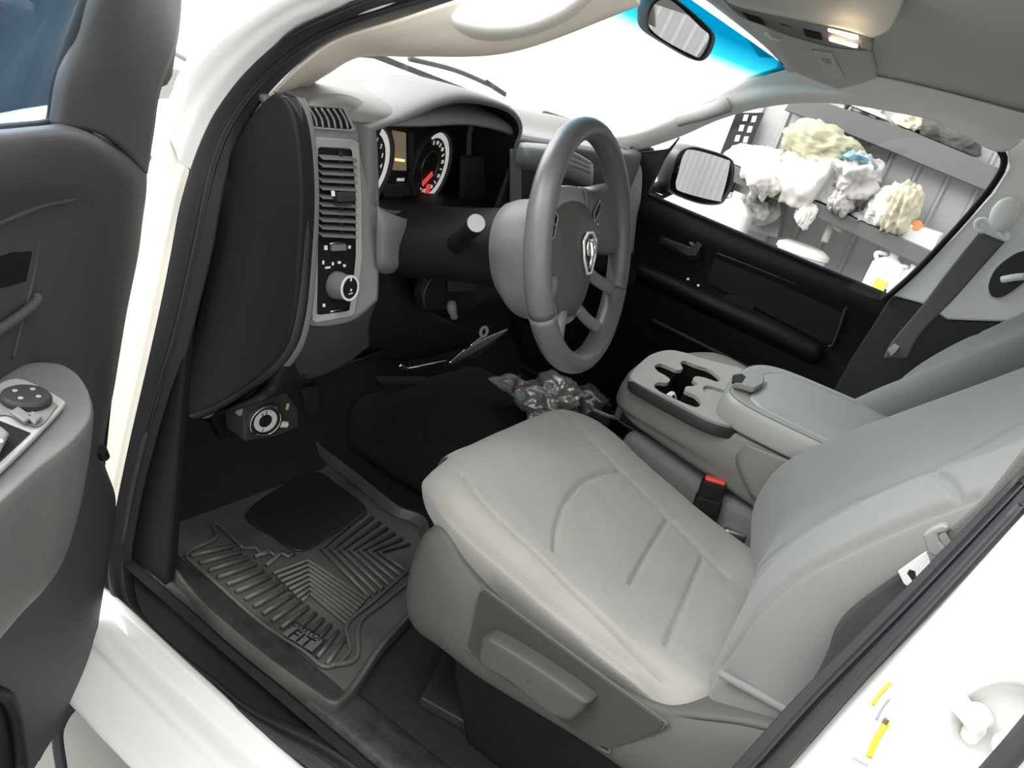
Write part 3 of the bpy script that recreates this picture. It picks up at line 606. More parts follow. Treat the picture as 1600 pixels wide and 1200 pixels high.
# hub and airbag cover
def dome(name, pts, o_edge, o_mid, m, parent, n=64, depth=.02):
    P = crv([V((a, b, 0)) for a, b in pts], n, True); c = sum(P, V()) / n; rows = []
    rows.append([Wd(p.x, p.y, o_edge - depth) for p in P])
    for s in (1, .97, .9, .75, .5, .25, .02):
        h = o_edge + (o_mid - o_edge) * (1 - s ** 2.6); rows.append([Wd(c.x + (p.x - c.x) * s, c.y + (p.y - c.y) * s, h) for p in P])
    return grid(name, rows, m, parent, n, 30, closed=True)
dome('hub_shell', [(-.110, .072), (-.06, .092), (0, .097), (.06, .092), (.115, .075), (.108, .0), (.085, -.06), (.05, -.115), (0, -.125), (-.05, -.115), (-.085, -.06), (-.108, 0)], -.030, -.014, M_lgrey, whl, depth=.02)
ab = dome('airbag_cover', [(-.088, .048), (-.05, .068), (0, .074), (.05, .068), (.088, .048), (.086, .0), (.070, -.055), (.04, -.105), (0, -.112), (-.04, -.105), (-.070, -.055), (-.086, 0)], -.022, .007, mat('airbag_grey', (.075, .074, .072), .45, bump=.12, bscale=800), whl, depth=.008)
# ram-head badge: shield outline, brow, horns and muzzle
bo = .0085
sh = [(-.027, .021), (-.010, .033), (.010, .033), (.027, .021), (.024, -.006), (.009, -.031), (-.009, -.031), (-.024, -.006)]
bd = prism('badge', [Wd(a, b - .008, bo - .001) for a, b in sh], wn * .0015, M_dark, ab); bd['label'] = 'chrome ram-head shield badge'
tube('badge_rim', [Wd(a, b - .008, bo + .001) for a, b in sh], .0026, mat('badge_silver', (.9, .9, .88), .25, metal=.5), bd, closed=True, seg=8)
for s in (-1, 1):
    tube('horn', [Wd(s * .003, .012, bo + .002), Wd(s * .011, .014, bo + .003), Wd(s * .0165, .004, bo + .003), Wd(s * .013, -.008, bo + .003), Wd(s * .0085, -.006, bo + .003), Wd(s * .0095, .000, bo + .003)], [.0035, .0032, .003, .0025, .0018], M_chrome, bd, n=24, seg=8)
tube('muzzle', [Wd(0, .012, bo + .002), Wd(0, -.006, bo + .005), Wd(0, -.022, bo + .003), Wd(0, -.030, bo + .001)], [.0055, .005, .004, .0022], M_chrome, bd, n=14, seg=8)
# spokes
for s in (-1, 1):
    rows = [[Wd(s * .06, .088, -.044), Wd(s * .11, .090, -.040), Wd(s * .145, .098, -.020), Wd(s * .166, .085, -.006)],
            [Wd(s * .06, .086, -.028), Wd(s * .11, .082, -.024), Wd(s * .145, .082, -.012), Wd(s * .172, .070, .002)],
            [Wd(s * .06, .04, -.024), Wd(s * .11, .04, -.020), Wd(s * .147, .03, -.012), Wd(s * .180, .03, .002)],
            [Wd(s * .06, .0, -.026), Wd(s * .10, .0, -.022), Wd(s * .142, -.008, -.012), Wd(s * .180, -.012, .0)],
            [Wd(s * .06, -.008, -.044), Wd(s * .10, -.010, -.040), Wd(s * .142, -.016, -.028), Wd(s * .178, -.02, -.012)]]
    grid('side_spoke', rows, M_wheel, whl, 20, 24, solid=.006)
    P = [(s * .078, .052), (s * .105, .072), (s * .128, .062), (s * .132, .040), (s * .112, .018), (s * .090, .022)]
    sw = prism('switch_pad', [Wd(a, b, -.024) for a, b in P], wn * .009, M_black, whl, .002)
    tube('pad_rim', [Wd(a, b, -.014) for a, b in P], .0014, M_lgrey, sw, closed=True, seg=8)
    tube('pad_divider', [Wd(s * .084, .036, -.014), Wd(s * .118, .066, -.014)], .0012, M_lgrey, sw, seg=8)
    for q in ((.100, .034), (.112, .046), (.108, .028)): box('button_icon', Wd(s * q[0], q[1], -.0146), (.005, .003, .0006), M_ink, sw, axes=(wr, wu, wn))
    tube('lower_spoke', [Wd(s * .030, -.100, -.022), Wd(s * .062, -.125, -.014), Wd(s * .100, -.150, 0)], .012, M_lgrey if 0 else M_mid, whl, n=12, flat=(.011, .008), up=wn)
    tube('cross_spoke', [Wd(s * .070, -.045, -.02), Wd(s * .11, -.065, -.012), Wd(s * .158, -.085, 0)], .010, M_mid, whl, n=12, flat=(.012, .007), up=wn)
# ================================================================= SEATS
def smooth_int(v, tab):
    for (a, p), (b, q) in zip(tab, tab[1:]):
        if v <= b: t = max(0, min(1, (v - a) / (b - a))); t = t * t * (3 - 2 * t); return p + (q - p) * t
    return tab[-1][1]
from mathutils.bvhtree import BVHTree
def seam_px(rows, nu, nv, lines, sx):
    """seam lines seen on the driver side surface, laid on the real surface (mirrored for the other seat)"""
    R = [crv([V((r.x if sx < 0 else -r.x, r.y, r.z)) for r in map(V, row)], nu) for row in rows]
    cols = [crv([r[i] for r in R], nv) for i in range(nu + 1)]
    vs = [cols[i][j] for j in range(nv + 1) for i in range(nu + 1)]; fs = [(j * (nu + 1) + i, j * (nu + 1) + i + 1, (j + 1) * (nu + 1) + i + 1, (j + 1) * (nu + 1) + i) for j in range(nv) for i in range(nu)]
    t = BVHTree.FromPolygons(vs, fs); out = []
    for l in lines:
        pts = []
        for q in crv([V((a, b, 0)) for a, b in l], 24):
            h = t.ray_cast(CAM, ray(q.x, q.y).normalized())[0]
            if h: pts.append(V((h.x if sx < 0 else -h.x, h.y, h.z)))
        out += [(tuple(a), tuple(b)) for a, b in zip(pts, pts[1:]) if (a - b).length < .08]
    return out
def seat(sx, label, group):
    m = (lambda v: V((v.x if sx < 0 else -v.x, v.y, v.z)))
    L = lambda pts: [m(V(p)) for p in pts]
    root = thing('bucket_seat', label, 'seat', (sx * .43, .1, .0), group)
    # cushion
    def R(y, zs, y2=None, xl=-.70, xr=-.165):
        xs = (xl, xl - .008, xl + .012, xl + .045, -.57, -.43, -.33, -.235, xr - .012, xr + .004, xr)
        return [(x, y, z) for x, z in zip(xs, zs)]
    rows = [R(-.035, (.20, .20, .20, .20, .20, .20, .20, .20, .20, .20, .18), None, -.66),
            R(-.03, (.26, .27, .285, .30, .29, .29, .29, .30, .28, .24, .19), None, -.675),
            R(.015, (.285, .312, .338, .345, .322, .316, .317, .325, .30, .265, .20)),
            R(.13, (.288, .320, .348, .352, .328, .322, .324, .336, .315, .28, .21)),
            R(.22, (.292, .333, .362, .366, .342, .338, .342, .354, .335, .30, .22)),
            R(.31, (.302, .348, .380, .384, .366, .362, .366, .377, .358, .325, .24)),
            R(.40, (.322, .365, .396, .402, .394, .394, .397, .403, .385, .35, .26)),
            R(.465, (.338, .374, .400, .408, .410, .411, .412, .412, .395, .36, .27), None, -.678, -.170),
            R(.510, (.342, .366, .386, .396, .402, .405, .406, .404, .384, .355, .27), None, -.646, -.180),
            R(.535, (.335, .348, .358, .370, .380, .384, .384, .380, .362, .34, .27), None, -.608, -.195),
            R(.540, (.320, .325, .33, .34, .345, .348, .348, .345, .335, .32, .27), None, -.592, -.205),
            R(.525, (.28, .28, .28, .28, .28, .28, .28, .28, .28, .28, .26), None, -.58, -.21)]
    rows = [L(r) for r in rows]
    segs = seam_px(rows, 120, 120, [[(722, 742), (745, 775), (790, 820), (840, 865), (900, 925), (960, 985), (1038, 1062)], [(870, 640), (905, 668), (970, 735), (1040, 805), (1100, 865), (1140, 902)],
        [(866, 862), (868, 830), (880, 790), (905, 757), (935, 740), (968, 735)], [(985, 912), (1010, 865), (1043, 812)], [(1040, 1010), (1065, 950), (1098, 872)]], sx)
    wrk = seam_px(rows, 120, 120, [[(690, 800), (760, 862), (880, 962), (990, 1042)], [(930, 1010), (985, 1050), (1022, 1085)]], sx)
    def gf(vs):
        A = np.array([tuple(v) for v in vs]); k = seam_dist(A, segs)
        e = -.008 * np.exp(-(k / .0038) ** 2) + .0035 * (1 - np.exp(-(k / .035) ** 2)) * np.clip(1 - (A[:, 1] - .44) / .05, 0, 1) - .005 * np.exp(-(seam_dist(A, wrk) / .008) ** 2)
        w = np.array([noise.noise(v * 14) * .0022 + noise.noise(v * 31) * .0008 for v in vs]); A[:, 2] += e + w
        return [V(a) for a in A]
    grid('cushion', rows, M_cloth, root, 260, 260, fv=gf)
    # twin stitching beside the outer bolster seam
    # backrest
    H = (.30, .36, .42, .50, .58, .67, .76, .87, .97, 1.03, 1.05)
    yl = (.00, .000, .000, -.004, -.028, -.080, -.150, -.235, -.31, -.37, -.43)
    yr = (.06, .088, .103, .088, .035, -.040, -.120, -.215, -.30, -.36, -.43)
    yc = (.01, .035, .042, .022, -.028, -.085, -.155, -.24, -.32, -.38, -.43)
    rows = []
    for i, z in enumerate(H):
        nar = .0 if i < 8 else (.01, .035, .08)[i - 8]
        lc = yl[i] + .014
        rows.append(L([(-.66 + nar, yl[i] - .15, z), (-.695 + nar, yl[i] - .12, z), (-.706 + nar, yl[i] - .06, z), (-.690 + nar, yl[i] - .004, z), (-.665 + nar, lc - .004, z), (-.62 + nar, lc + .006, z), (-.55, (yc[i] + lc) / 2 - .006, z), (-.43, yc[i] - .004, z), (-.34, yc[i] + .004, z), (-.235 - nar, yr[i] - .004, z), (-.195 - nar, yr[i], z), (-.168 - nar, yr[i] - .03, z), (-.165 - nar, yr[i] - .09, z), (-.20 - nar, yl[i] - .15, z)]))
    bsegs = seam_px(rows, 120, 120, [[(1178, 900), (1200, 872), (1250, 832), (1320, 790), (1400, 757), (1500, 712), (1590, 662)], [(1126, 1040), (1150, 1003), (1176, 962), (1215, 922), (1267, 884), (1386, 827), (1520, 775)],
        [(1454, 735), (1480, 750), (1494, 775), (1490, 788)]], sx)
    def bf(vs):
        A = np.array([tuple(v) for v in vs]); k = seam_dist(A, bsegs)
        e = -.008 * np.exp(-(k / .005) ** 2)
        w = np.array([noise.noise(v * 9) * .0015 for v in vs]); A[:, 1] += (e + w) * .83; A[:, 2] += (e + w) * .45
        return [V(a) for a in A]
    grid('backrest', rows, M_cloth2, root, 260, 300, fv=bf)
    # stitched piping at the foot of the backrest side
    if sx < 0:
        tube('piping', [X(1125, 1052, -.700), X(1150, 1066, -.704), X(1190, 1088, -.707), X(1232, 1112, -.707)], .005, M_cloth2, root, n=16)
    # outer plastic shell around cushion side and front
    top = [(-.725, -.32, .43), (-.73, -.16, .41), (-.735, -.06, .378), (-.735, .005, .340), (-.735, .05, .312), (-.737, .13, .296), (-.737, .22, .294), (-.735, .30, .304), (-.731, .37, .322), (-.715, .425, .345), (-.684, .462, .335), (-.63, .486, .295), (-.55, .50, .28), (-.43, .502, .28), (-.25, .50, .28), (-.20, .49, .28)]
    bot = [.20, .20, .20, .20, .20, .20, .19, .18, .178, .17, .17, .17, .17, .17, .17, .17]
    rows = []
    for (x, y, z), b in zip(top, bot):
        c = V((-.43, .1, 0)); n = V((x, y, 0)) - c; n = V((n.x, 0, 0)).normalized() if y < .40 else (V((0, 1, 0)) if y > .505 else V((n.x, .9 * n.y, 0)).normalized())
        p = V((x + (.014 if y < .40 else .008 if y < .46 else 0), y - (.008 if y > .45 else 0), z)); rows.append(L([p - n * (.03 if y > .03 else .10) + V((0, 0, -.006)), p - n * .008 + V((0, 0, .002)), p + n * .0 + V((0, 0, -.004)), p + n * .010 + V((0, 0, -.03)), p + n * .012 + V((0, 0, -(z - b) * .55)), p + n * .004 + V((0, 0, -(z - b) * .85)), p - n * .015 + V((0, 0, -(z - b))), p - n * .06 + V((0, 0, -(z - b)))]))
    grid('side_shell', rows, mat('seat_plastic_grey', (.085, .083, .078), .6, bump=.15, bscale=800, spec=.2), root, 30, 110, solid=.004)
    xr_ = -.736
    P = [(750, 930), (756, 923), (766, 926), (900, 1026), (1032, 1122), (1038, 1131), (1030, 1140), (990, 1157), (955, 1167), (930, 1163), (742, 1022), (733, 1008)]
    pr = [m(X(*p, xr_)) for p in P]; d = m(V((-.004, 0, 0)))
    rp = prism('lever_recess', pr, d, mat('seat_plastic_dark', (.045, .044, .042), .6, bump=.1, bscale=800, spec=.2), root, .0015)
    tube('recess_rim', crv(pr, 70, True), .0022, mat('seat_plastic_grey', (.155, .152, .145)), rp, closed=True, seg=8)
    P = [(764, 990), (772, 984), (788, 986), (850, 1022), (928, 1076), (931, 1090), (918, 1106), (903, 1112), (868, 1096), (806, 1046), (762, 1020)]
    q = [m(X(*p, xr_)) for p in P]; c = sum(q, V()) / len(q)
    rows = []
    for s, o in ((1, -.002), (1, .010), (.985, .020), (.93, .027), (.80, .030), (.4, .031), (.02, .031)):
        rows.append([c + (p - c) * s + m(V((-o, 0, 0))) for p in crv(q, 60, True)])
    grid('recline_lever', rows, mat('seat_plastic_mid', (.060, .059, .056), .5, bump=.1, bscale=800, spec=.3), root, 60, 24, closed=True)
    # frame and pedestal
    prism('seat_pedestal', L([(-.66, -.12, .0), (-.66, .30, .0), (-.66, .36, .10), (-.66, .40, .21), (-.66, -.2, .21)]), m(V((.44, 0, 0))), M_black, root, .01)
    prism('seat_foot', L([(-.64, .30, .0), (-.52, .33, .0), (-.52, .42, .0), (-.54, .44, .0), (-.66, .40, .0)]), V((0, 0, .02)), M_dark, root, .004)
    # head restraint above the frame
    rows = []
    for z, a, b in ((1.06, .06, .03), (1.07, .11, .05), (1.12, .125, .058), (1.18, .115, .05), (1.205, .08, .03), (1.21, .01, .005)):
        rows.append([m(V((-.43 + a * math.copysign(abs(math.cos(t)) ** .6, math.cos(t)), -.44 + b * math.copysign(abs(math.sin(t)) ** .6, math.sin(t)) - (z - 1.06) * .3, z))) for t in [k * math.pi / 8 for k in range(16)]])
    grid('head_restraint', rows, M_cloth2, root, 48, 20, closed=True)
    for s in (-.06, .06): cyl('post', m(V((-.43 + s, -.43, 1.0))), m(V((-.43 + s, -.445, 1.08))), .006, M_chrome, root)
    return root
seat(-1, 'grey cloth driver seat with recline lever on its side, nearest the open doorway', 'front bucket seats')
seat(1, 'grey cloth passenger seat beyond the centre console', 'front bucket seats')

# ================================================================= CENTRE CONSOLE
con = thing('centre_console', 'grey centre console with cup holders and padded armrest lid between the seats', 'console', (.03, .1, .1))
M_con = mat('console_plastic_grey', (.175, .172, .162), .5, bump=.12, bscale=800); M_tray = mat('console_tray_grey', (.36, .355, .33), .5, bump=.12, bscale=900)
M_lid = mat('console_lid_vinyl', (.32, .32, .30), .38, bump=.25, bscale=500)
OL = [(-.155, -.25), (-.157, .0), (-.158, .2), (-.157, .33), (-.150, .40), (-.12, .437), (-.05, .453), (.05, .462), (.14, .458), (.20, .435), (.226, .38), (.230, .25), (.232, .0), (.232, -.25)]
rows = []
for x, y in OL:
    c = V((.03, .1, 0)); n = (V((x, y, 0)) - c); n = V((n.x, 0, 0)).normalized() if y < .34 else n.normalized()
    zb = .37 + .13 * max(0, y - .02); p = V((x, y, 0))
    rows.append([p - n * .02 + V((0, 0, .494)), p - n * .004 + V((0, 0, .492)), p + V((0, 0, .480)), p + n * .004 + V((0, 0, .46)), p + n * .003 + V((0, 0, .435)), p - n * .004 + V((0, 0, zb + .02)), p - n * .012 + V((0, 0, zb)), p - n * .04 + V((0, 0, zb - .002))])
grid('console_body', rows, M_con, con, 24, 90, solid=.004)
grid('armrest_support', [[(-.163, .17, .49), (-.163, .05, .50), (-.163, -.10, .50)], [(-.165, .172, .45), (-.166, .05, .45), (-.166, -.10, .45)], [(-.163, .12, .40), (-.164, .0, .385), (-.164, -.10, .38)]], M_con, con, 12, 12, solid=.003)
TZ = .497
tro = crv([Z(*p, TZ) for p in ((988, 600), (986, 588), (998, 573), (1018, 558), (1049, 552), (1090, 563), (1125, 572), (1165, 583), (1205, 600), (1190, 650), (1180, 672), (1150, 672), (1110, 662), (1050, 632))], 80, True)
tray = prism('cup_tray', tro, (0, 0, .008), M_tray, con)
def cut(o, cutters):
    for c in cutters: mod(o, 'BOOLEAN', operation='DIFFERENCE', object=c, solver='EXACT')
    dg = bpy.context.evaluated_depsgraph_get(); me = bpy.data.meshes.new_from_object(o.evaluated_get(dg)); o.modifiers.clear(); o.data = me
    for c in cutters: bpy.data.objects.remove(c)
    return o
hp = [(1023, 572), (1032, 568), (1046, 573), (1058, 578), (1067, 576), (1063, 567), (1071, 564), (1089, 571), (1110, 578), (1126, 592), (1120, 596), (1101, 590), (1087, 588), (1083, 593), (1090, 600), (1083, 603), (1072, 604), (1072, 611), (1087, 618), (1096, 629), (1089, 636), (1075, 632), (1060, 626), (1043, 619), (1030, 611), (1022, 603), (1029, 597), (1042, 598), (1047, 593), (1040, 587), (1028, 580)]
hole = crv([Z(*p, TZ + .008) + V((0, 0, .01)) for p in hp], 150, True)
sp_ = crv([Z(*p, TZ + .008) + V((0, 0, .01)) for p in ((1099, 611), (1100, 604), (1110, 603), (1136, 612), (1133, 621), (1108, 614))], 40, True)
cut(tray, [prism('c', hole, (0, 0, -.05), None), prism('c', sp_, (0, 0, -.0155), None)]); bev(tray, .002, 2, 50)
wl = [p + (p - sum(hole, V()) / len(hole)) * .02 + V((0, 0, -.0185)) for p in hole]
cutw = prism('c', [p + V((0, 0, -.002)) for p in wl], (0, 0, .02), None)
well = prism('cup_well', [V((-.14, .23, .40)), V((.18, .23, .40)), V((.18, .42, .40)), V((-.13, .42, .40))], (0, 0, .094), M_black, con)
cutw2 = prism('c', [V((p.x, p.y, .42)) for p in wl], (0, 0, .10), None); bpy.data.objects.remove(cutw); cut(well, [cutw2])
tube('tray_edge', [Z(*p, .492) for p in ((986, 592), (984, 600), (1000, 612), (1050, 640), (1105, 668), (1145, 678), (1172, 674))], .004, M_dark, con, n=40, flat=(.003, .011), up=(0, 0, 1))
tube('paper_scrap', [Z(1040, 622, .49), Z(1052, 614, .50), Z(1056, 623, .49)], .005, mat('pale_paper', (.75, .72, .6), .8), con, n=8, flat=(.006, .002))
# padded lid
LO = [(-.165, -.22), (-.168, .0), (-.168, .15), (-.158, .215), (-.125, .25), (-.06, .262), (.0, .275), (.08, .280), (.15, .272), (.20, .245), (.225, .18), (.232, .0), (.232, -.22)]
c = V((.03, -.02, 0)); rows = []
for s, z in ((.93, .500), (.985, .502), (1.0, .515), (1.0, .530), (.985, .545), (.95, .553), (.86, .552), (.835, .5505), (.80, .556), (.6, .562), (.3, .563), (.02, .563)):
    rows.append([V((c.x + (x - c.x) * s, c.y + (y - c.y) * s, z)) for x, y in LO])
grid('armrest_lid', rows, M_lid, con, 90, 60)
tube('lid_stitching', [V((c.x + (x - c.x) * .965, c.y + (y - c.y) * .965, .5512)) for x, y in LO], .0012, M_thread, con, n=80, seg=6)
lt = prism('lid_latch', [Z(*p, .555) for p in ((1150, 588), (1166, 586), (1192, 596), (1190, 607), (1176, 615), (1142, 606))], (0, 0, .012), M_lid, con, .004)
prism('latch_notch', [Z(*p, .563) for p in ((1144, 589), (1158, 587), (1164, 592), (1158, 601), (1143, 600))], (0, 0, .005), M_black, lt, .001)
prism('centre_seat_base', [V((-.150, .385, .12)), V((-.150, .41, .30)), V((-.150, .39, .40)), V((-.150, .20, .37)), V((-.150, -.12, .36)), V((-.150, -.15, .12))], (.33, 0, 0), M_cloth2, con, .02)

# ================================================================= BELT BUCKLE AND BELTS
M_web = mat('grey_webbing', (.11, .11, .105), .8, bump=.4, bscale=700)
bk = thing('seat_belt_buckle', 'black seat belt buckle with red release button beside the driver cushion', 'seat belt buckle', (-.165, .15, .22))
bc = X(1117, 752, -.165); ba = V((.05, .10, 1)).normalized(); bxx = V((.35, -.93, .10)); bxx = (bxx - ba * bxx.dot(ba)).normalized(); byy = ba.cross(bxx)
box('buckle_body', bc - ba * .018, (.046, .024, .036), M_black, bk, .005, (bxx, byy, ba))
box('buckle_sleeve', bc - ba * .065, (.050, .029, .065), M_black, bk, .006, (bxx, byy, ba))
rb = box('release_button', bc + ba * .002, (.038, .018, .008), mat('red_button', (.75, .07, .05), .35), bk, .003, (bxx, byy, ba)); rb['label'] = 'red release button'
tube('buckle_stalk', [bc - ba * .09, bc - ba * .12 + V((.01, -.02, 0)), bc - ba * .15 + V((.02, -.05, 0))], .011, M_dark, bk, n=10, flat=(.018, .006))
box('anchor_bracket', bc + V((.02, -.07, -.085)), (.045, .03, .02), M_steel, bk, .006, (bxx, byy, ba))
# driver belt: tongue hanging against the seat side by the rear post
db = thing('seat_belt', 'driver seat belt with bright metal tongue hanging by the rear door post', 'seat belt', tuple(X(1430, 890, -.74)))
def T(px, py, x=-.742): return X(px, py, x)
tg = prism('belt_tongue', [T(*p) for p in ((1403, 893), (1438, 868), (1448, 862), (1452, 872), (1455, 888), (1442, 902), (1432, 905), (1430, 893), (1421, 890), (1417, 897), (1426, 910), (1420, 917), (1412, 912))], (.003, 0, 0), mat('bright_steel', (.9, .9, .88), .3, metal=.4), db, .0006)
tg['label'] = 'bright metal tongue'
prism('tongue_grip', [T(*p, -.748) for p in ((1441, 836), (1456, 826), (1470, 820), (1484, 822), (1482, 832), (1466, 836), (1467, 846), (1478, 858), (1464, 872), (1450, 866))], (.012, 0, 0), mat('belt_grip_grey', (.20, .20, .195), .5), db, .003)
rows = [[T(1600, 700, -.745), T(1545, 770, -.745), T(1500, 812, -.745), T(1478, 832, -.742)], [T(1640, 740, -.745), T(1580, 812, -.745), T(1530, 855, -.745), T(1500, 870, -.742)]]
grid('webbing', rows, M_web, db, 24, 8, solid=.0015)
rows = [[T(1428, 880, -.735), T(1380, 912, -.73), T(1330, 950, -.73), T(1306, 980, -.73), T(1292, 1020, -.73), T(1270, 1062, -.73), T(1240, 1100, -.735)],
        [T(1500, 925, -.737), T(1460, 965, -.735), T(1400, 1010, -.735), T(1370, 1050, -.735), T(1350, 1090, -.735), T(1310, 1140, -.735), T(1270, 1170, -.737)]]
grid('webbing', rows, mat('black_webbing', (.03, .03, .03), .8, bump=.4, bscale=700), db, 40, 8, solid=.0015)
# passenger belt on the far door post
pb = thing('seat_belt', 'passenger seat belt running down the pale far door post', 'seat belt', tuple(X(1480, 450, .70)))
rows = [[X(1531, 362, .700), X(1480, 425, .700), X(1440, 478, .700), X(1394, 533, .700), X(1380, 560, .70)], [X(1570, 378, .700), X(1528, 425, .700), X(1490, 468, .700), X(1440, 520, .700), X(1418, 560, .70)]]
grid('webbing', rows, M_web, pb, 30, 8, solid=.002)
oc_ = crv([X(*p, .700) for p in ((1546, 350), (1548, 330), (1562, 313), (1582, 308), (1594, 318), (1590, 338), (1574, 358), (1556, 362))], 32, True); c0 = sum(oc_, V()) / len(oc_)
grid('anchor_cover', [[c0 + (p - c0) * s + V((-h, 0, 0)) for p in oc_] for s, h in ((1, 0), (1, .012), (.85, .022), (.5, .028), (.02, .03))], mat('pale_belt_cover', (.85, .85, .82), .45), pb, 32, 12, closed=True)
tube('belt_guide', [X(*p, .69) for p in ((1537, 362), (1527, 358), (1526, 347), (1536, 343), (1548, 350), (1560, 364), (1572, 374), (1577, 370), (1572, 364))], .006, mat('pale_belt_cover', (.85, .85, .82)), pb, n=40)
prism('belt_tongue', [X(*p, .695) for p in ((1387, 546), (1398, 536), (1406, 541), (1400, 550), (1392, 556))], (-.004, 0, 0), M_steel, pb, .0008)
# rear quarter trim behind the far seat: pale frame around dark pocket, with a handle
rows_o = crv([X(*p, .74) for p in ((1600, 392), (1580, 400), (1556, 420), (1545, 445), (1550, 462), (1568, 462), (1600, 440), (1630, 410), (1632, 390))], 48, True)
oq = prism('post_pocket', rows_o, (-.02, 0, 0), M_dark, cab, .002)
tube('pocket_rim', rows_o, .009, mat('pale_post_trim', (.52, .52, .50)), oq, closed=True, seg=10)
tube('pocket_hook', [X(1566, 437, .71), X(1582, 434, .70), X(1600, 432, .70)], .009, mat('pale_post_trim', (.52, .52, .50)), oq, n=8)
rcl = grid('c', [[X(1575, 500, 1.0), X(1585, 470, 1.02), X(1600, 445, 1.0), X(1640, 430, 1.0)], [X(1585, 505, .96), X(1600, 480, .96), X(1620, 460, .96), X(1660, 450, .96)], [X(1600, 515, .98), X(1620, 500, .98), X(1640, 490, .98), X(1680, 480, .98)]], mat('rust_red_cloth', (.38, .12, .08), .9, bump=.6, bscale=60), None, 20, 16, solid=.01)
rcl.name = 'cloth'; tag(rcl, 'rust red cloth beyond the passenger seat at the frame edge', 'cloth')

# ================================================================= FLOOR MAT
M_mat = mat('black_mat_rubber', (.075, .073, .068), .42, bump=.25, bscale=120, var=.35, vscale=9)
fm = thing('floor_mat', 'black ribbed rubber floor mat in the driver footwell', 'floor mat', (-.55, .8, .01))
def C2(x, y, z): return Z(200 + x * .41667, 640 + y * .41667, z)
mo = [(495, 1088), (440, 1050), (370, 995), (310, 940), (262, 880), (243, 850), (243, 800), (252, 760), (290, 722), (345, 690), (400, 676), (470, 672), (505, 700), (560, 742), (620, 790), (668, 815), (672, 900), (652, 950), (600, 1010), (560, 1070), (535, 1098), (515, 1100)]
P0 = crv([Z(*p, .03) for p in mo], 120, True); cm = sum(P0, V()) / len(P0)
def inn_(s, z): return [V((cm.x + (p.x - cm.x) * s, cm.y + (p.y - cm.y) * s, z)) for p in P0]
grid('mat_tray', [inn_(1.0, .006), inn_(1.0, .030), inn_(.985, .034), inn_(.965, .030), inn_(.94, .016), inn_(.925, .011), inn_(.6, .010), inn_(.02, .010)], M_mat, fm, 120, 60, closed=True)
zr = .014
def ribs(name, pairs, r=.0038):
    os_ = [tube('r', p, r, M_mat, None, seg=8, flat=(r * 1.2, r * 1.3), up=(0, 0, 1)) for p in pairs]
    return join(name, os_, M_mat, fm)
lerp2 = lambda a, b, t: (a[0] + (b[0] - a[0]) * t, a[1] + (b[1] - a[1]) * t)
def CL(pts): return [C2(*p, zr) for p in pts]
L1 = [CL([lerp2((235, 548), (745, 955), i / 15), lerp2((395, 512), (815, 855), i / 15)]) for i in range(16)]
ribs('outer_ribs', L1)
L2 = []
for i in range(8):
    t = i / 7; ap = (675 + 10 * t, 565 + 125 * t); lf = (545 + 105 * t, 615 + 105 * t); rt = (895 - 75 * t, 712 + 90 * t); L2.append(CL([lf, ap, rt]))
for i in range(3): L2.append(CL([(430 + 45 * i, 520 + 32 * i), (480 + 45 * i, 518 + 10 * i), (500 + 50 * i, 545 + 4 * i), (545 + 38 * i, 530 + 5 * i)]))
ribs('chevron_ribs', L2)
L3 = []
for i in range(7):
    t = i / 6; L3.append(CL([(890 + 165 * t, 385 + 120 * t), (725 + 215 * t, 522 + 15 * t), (905 + 150 * t, 702 - 90 * t)]))
ribs('inner_ribs', L3)
prism('heel_pad', crv([C2(*p, .010) for p in ((440, 400), (540, 480), (650, 535), (770, 470), (895, 385), (790, 290), (700, 240), (560, 300))], 60, True), (0, 0, .005), mat('smooth_black_rubber', (.02, .02, .021), .25), fm, .002)
tube('mat_ridge', CL([(215, 550), (330, 650), (500, 800), (650, 900), (745, 965), (830, 905), (822, 805), (930, 710), (1050, 602)]), .004, M_mat, fm, n=60)
tube('mat_ridge', CL([(215, 550), (240, 525), (330, 480), (318, 432), (350, 440), (432, 520)]), .004, M_mat, fm, n=40)
tube('mat_ridge', CL([(760, 960), (855, 930), (868, 800), (960, 720), (1060, 640)]), .005, M_mat, fm, n=40)
a, b, c_, d_ = [C2(*p, .0205) for p in ((578, 845), (628, 812), (735, 868), (690, 912))]
lp = prism('logo_plate', [a, b, c_, d_], (0, 0, .004), mat('plate_grey', (.10, .10, .095), .5), fm, .001)
ux = (d_ - a).normalized(); uy = (b - a); mid = (a + b + c_ + d_) / 4
uyn = (uy - ux * uy.dot(ux)).normalized()
text('plate_lettering', 'CUSTOM', mid + uyn * .014 + V((0, 0, .0045)), ux, uyn, .017, M_black, lp)
text('plate_lettering', 'FIT', mid - uyn * .007 + V((0, 0, .0045)), ux, uyn, .034, M_black, lp, ext=.001)
# ================================================================= UNDER-DASH ITEMS
cb = thing('control_box', 'small black under-dash box with round chrome-ringed dial', 'gauge', tuple(Y(420, 690, .85)))
bx = [Y(*p, .835) for p in ((378, 632), (448, 612), (466, 640), (467, 668), (430, 682), (384, 690))]
prism('box_housing', bx, (0, .05, 0), mat('gauge_box_black', (.035, .035, .038), .5), cb, .003)
dc = Y(412, 655, .832); dn = V((-.25, -.96, .05)).normalized()
dl = cyl('dial', dc - dn * .004, dc + dn * .006, .026, M_black, cb)
ring('dial_rim', dc + dn * .004, dn, .0255, .0295, .007, M_chrome, dl)
ring('dial_scale', dc + dn * .0062, dn, .012, .021, .001, mat('dial_grey', (.55, .54, .52), .4), dl)
for k in range(9): box('dial_tick', dc + dn * .0075 + V((math.cos(rd(-100 + k * 28)) * .017, 0, math.sin(rd(-100 + k * 28)) * .017)), (.0012, .001, .006), M_black, dl)
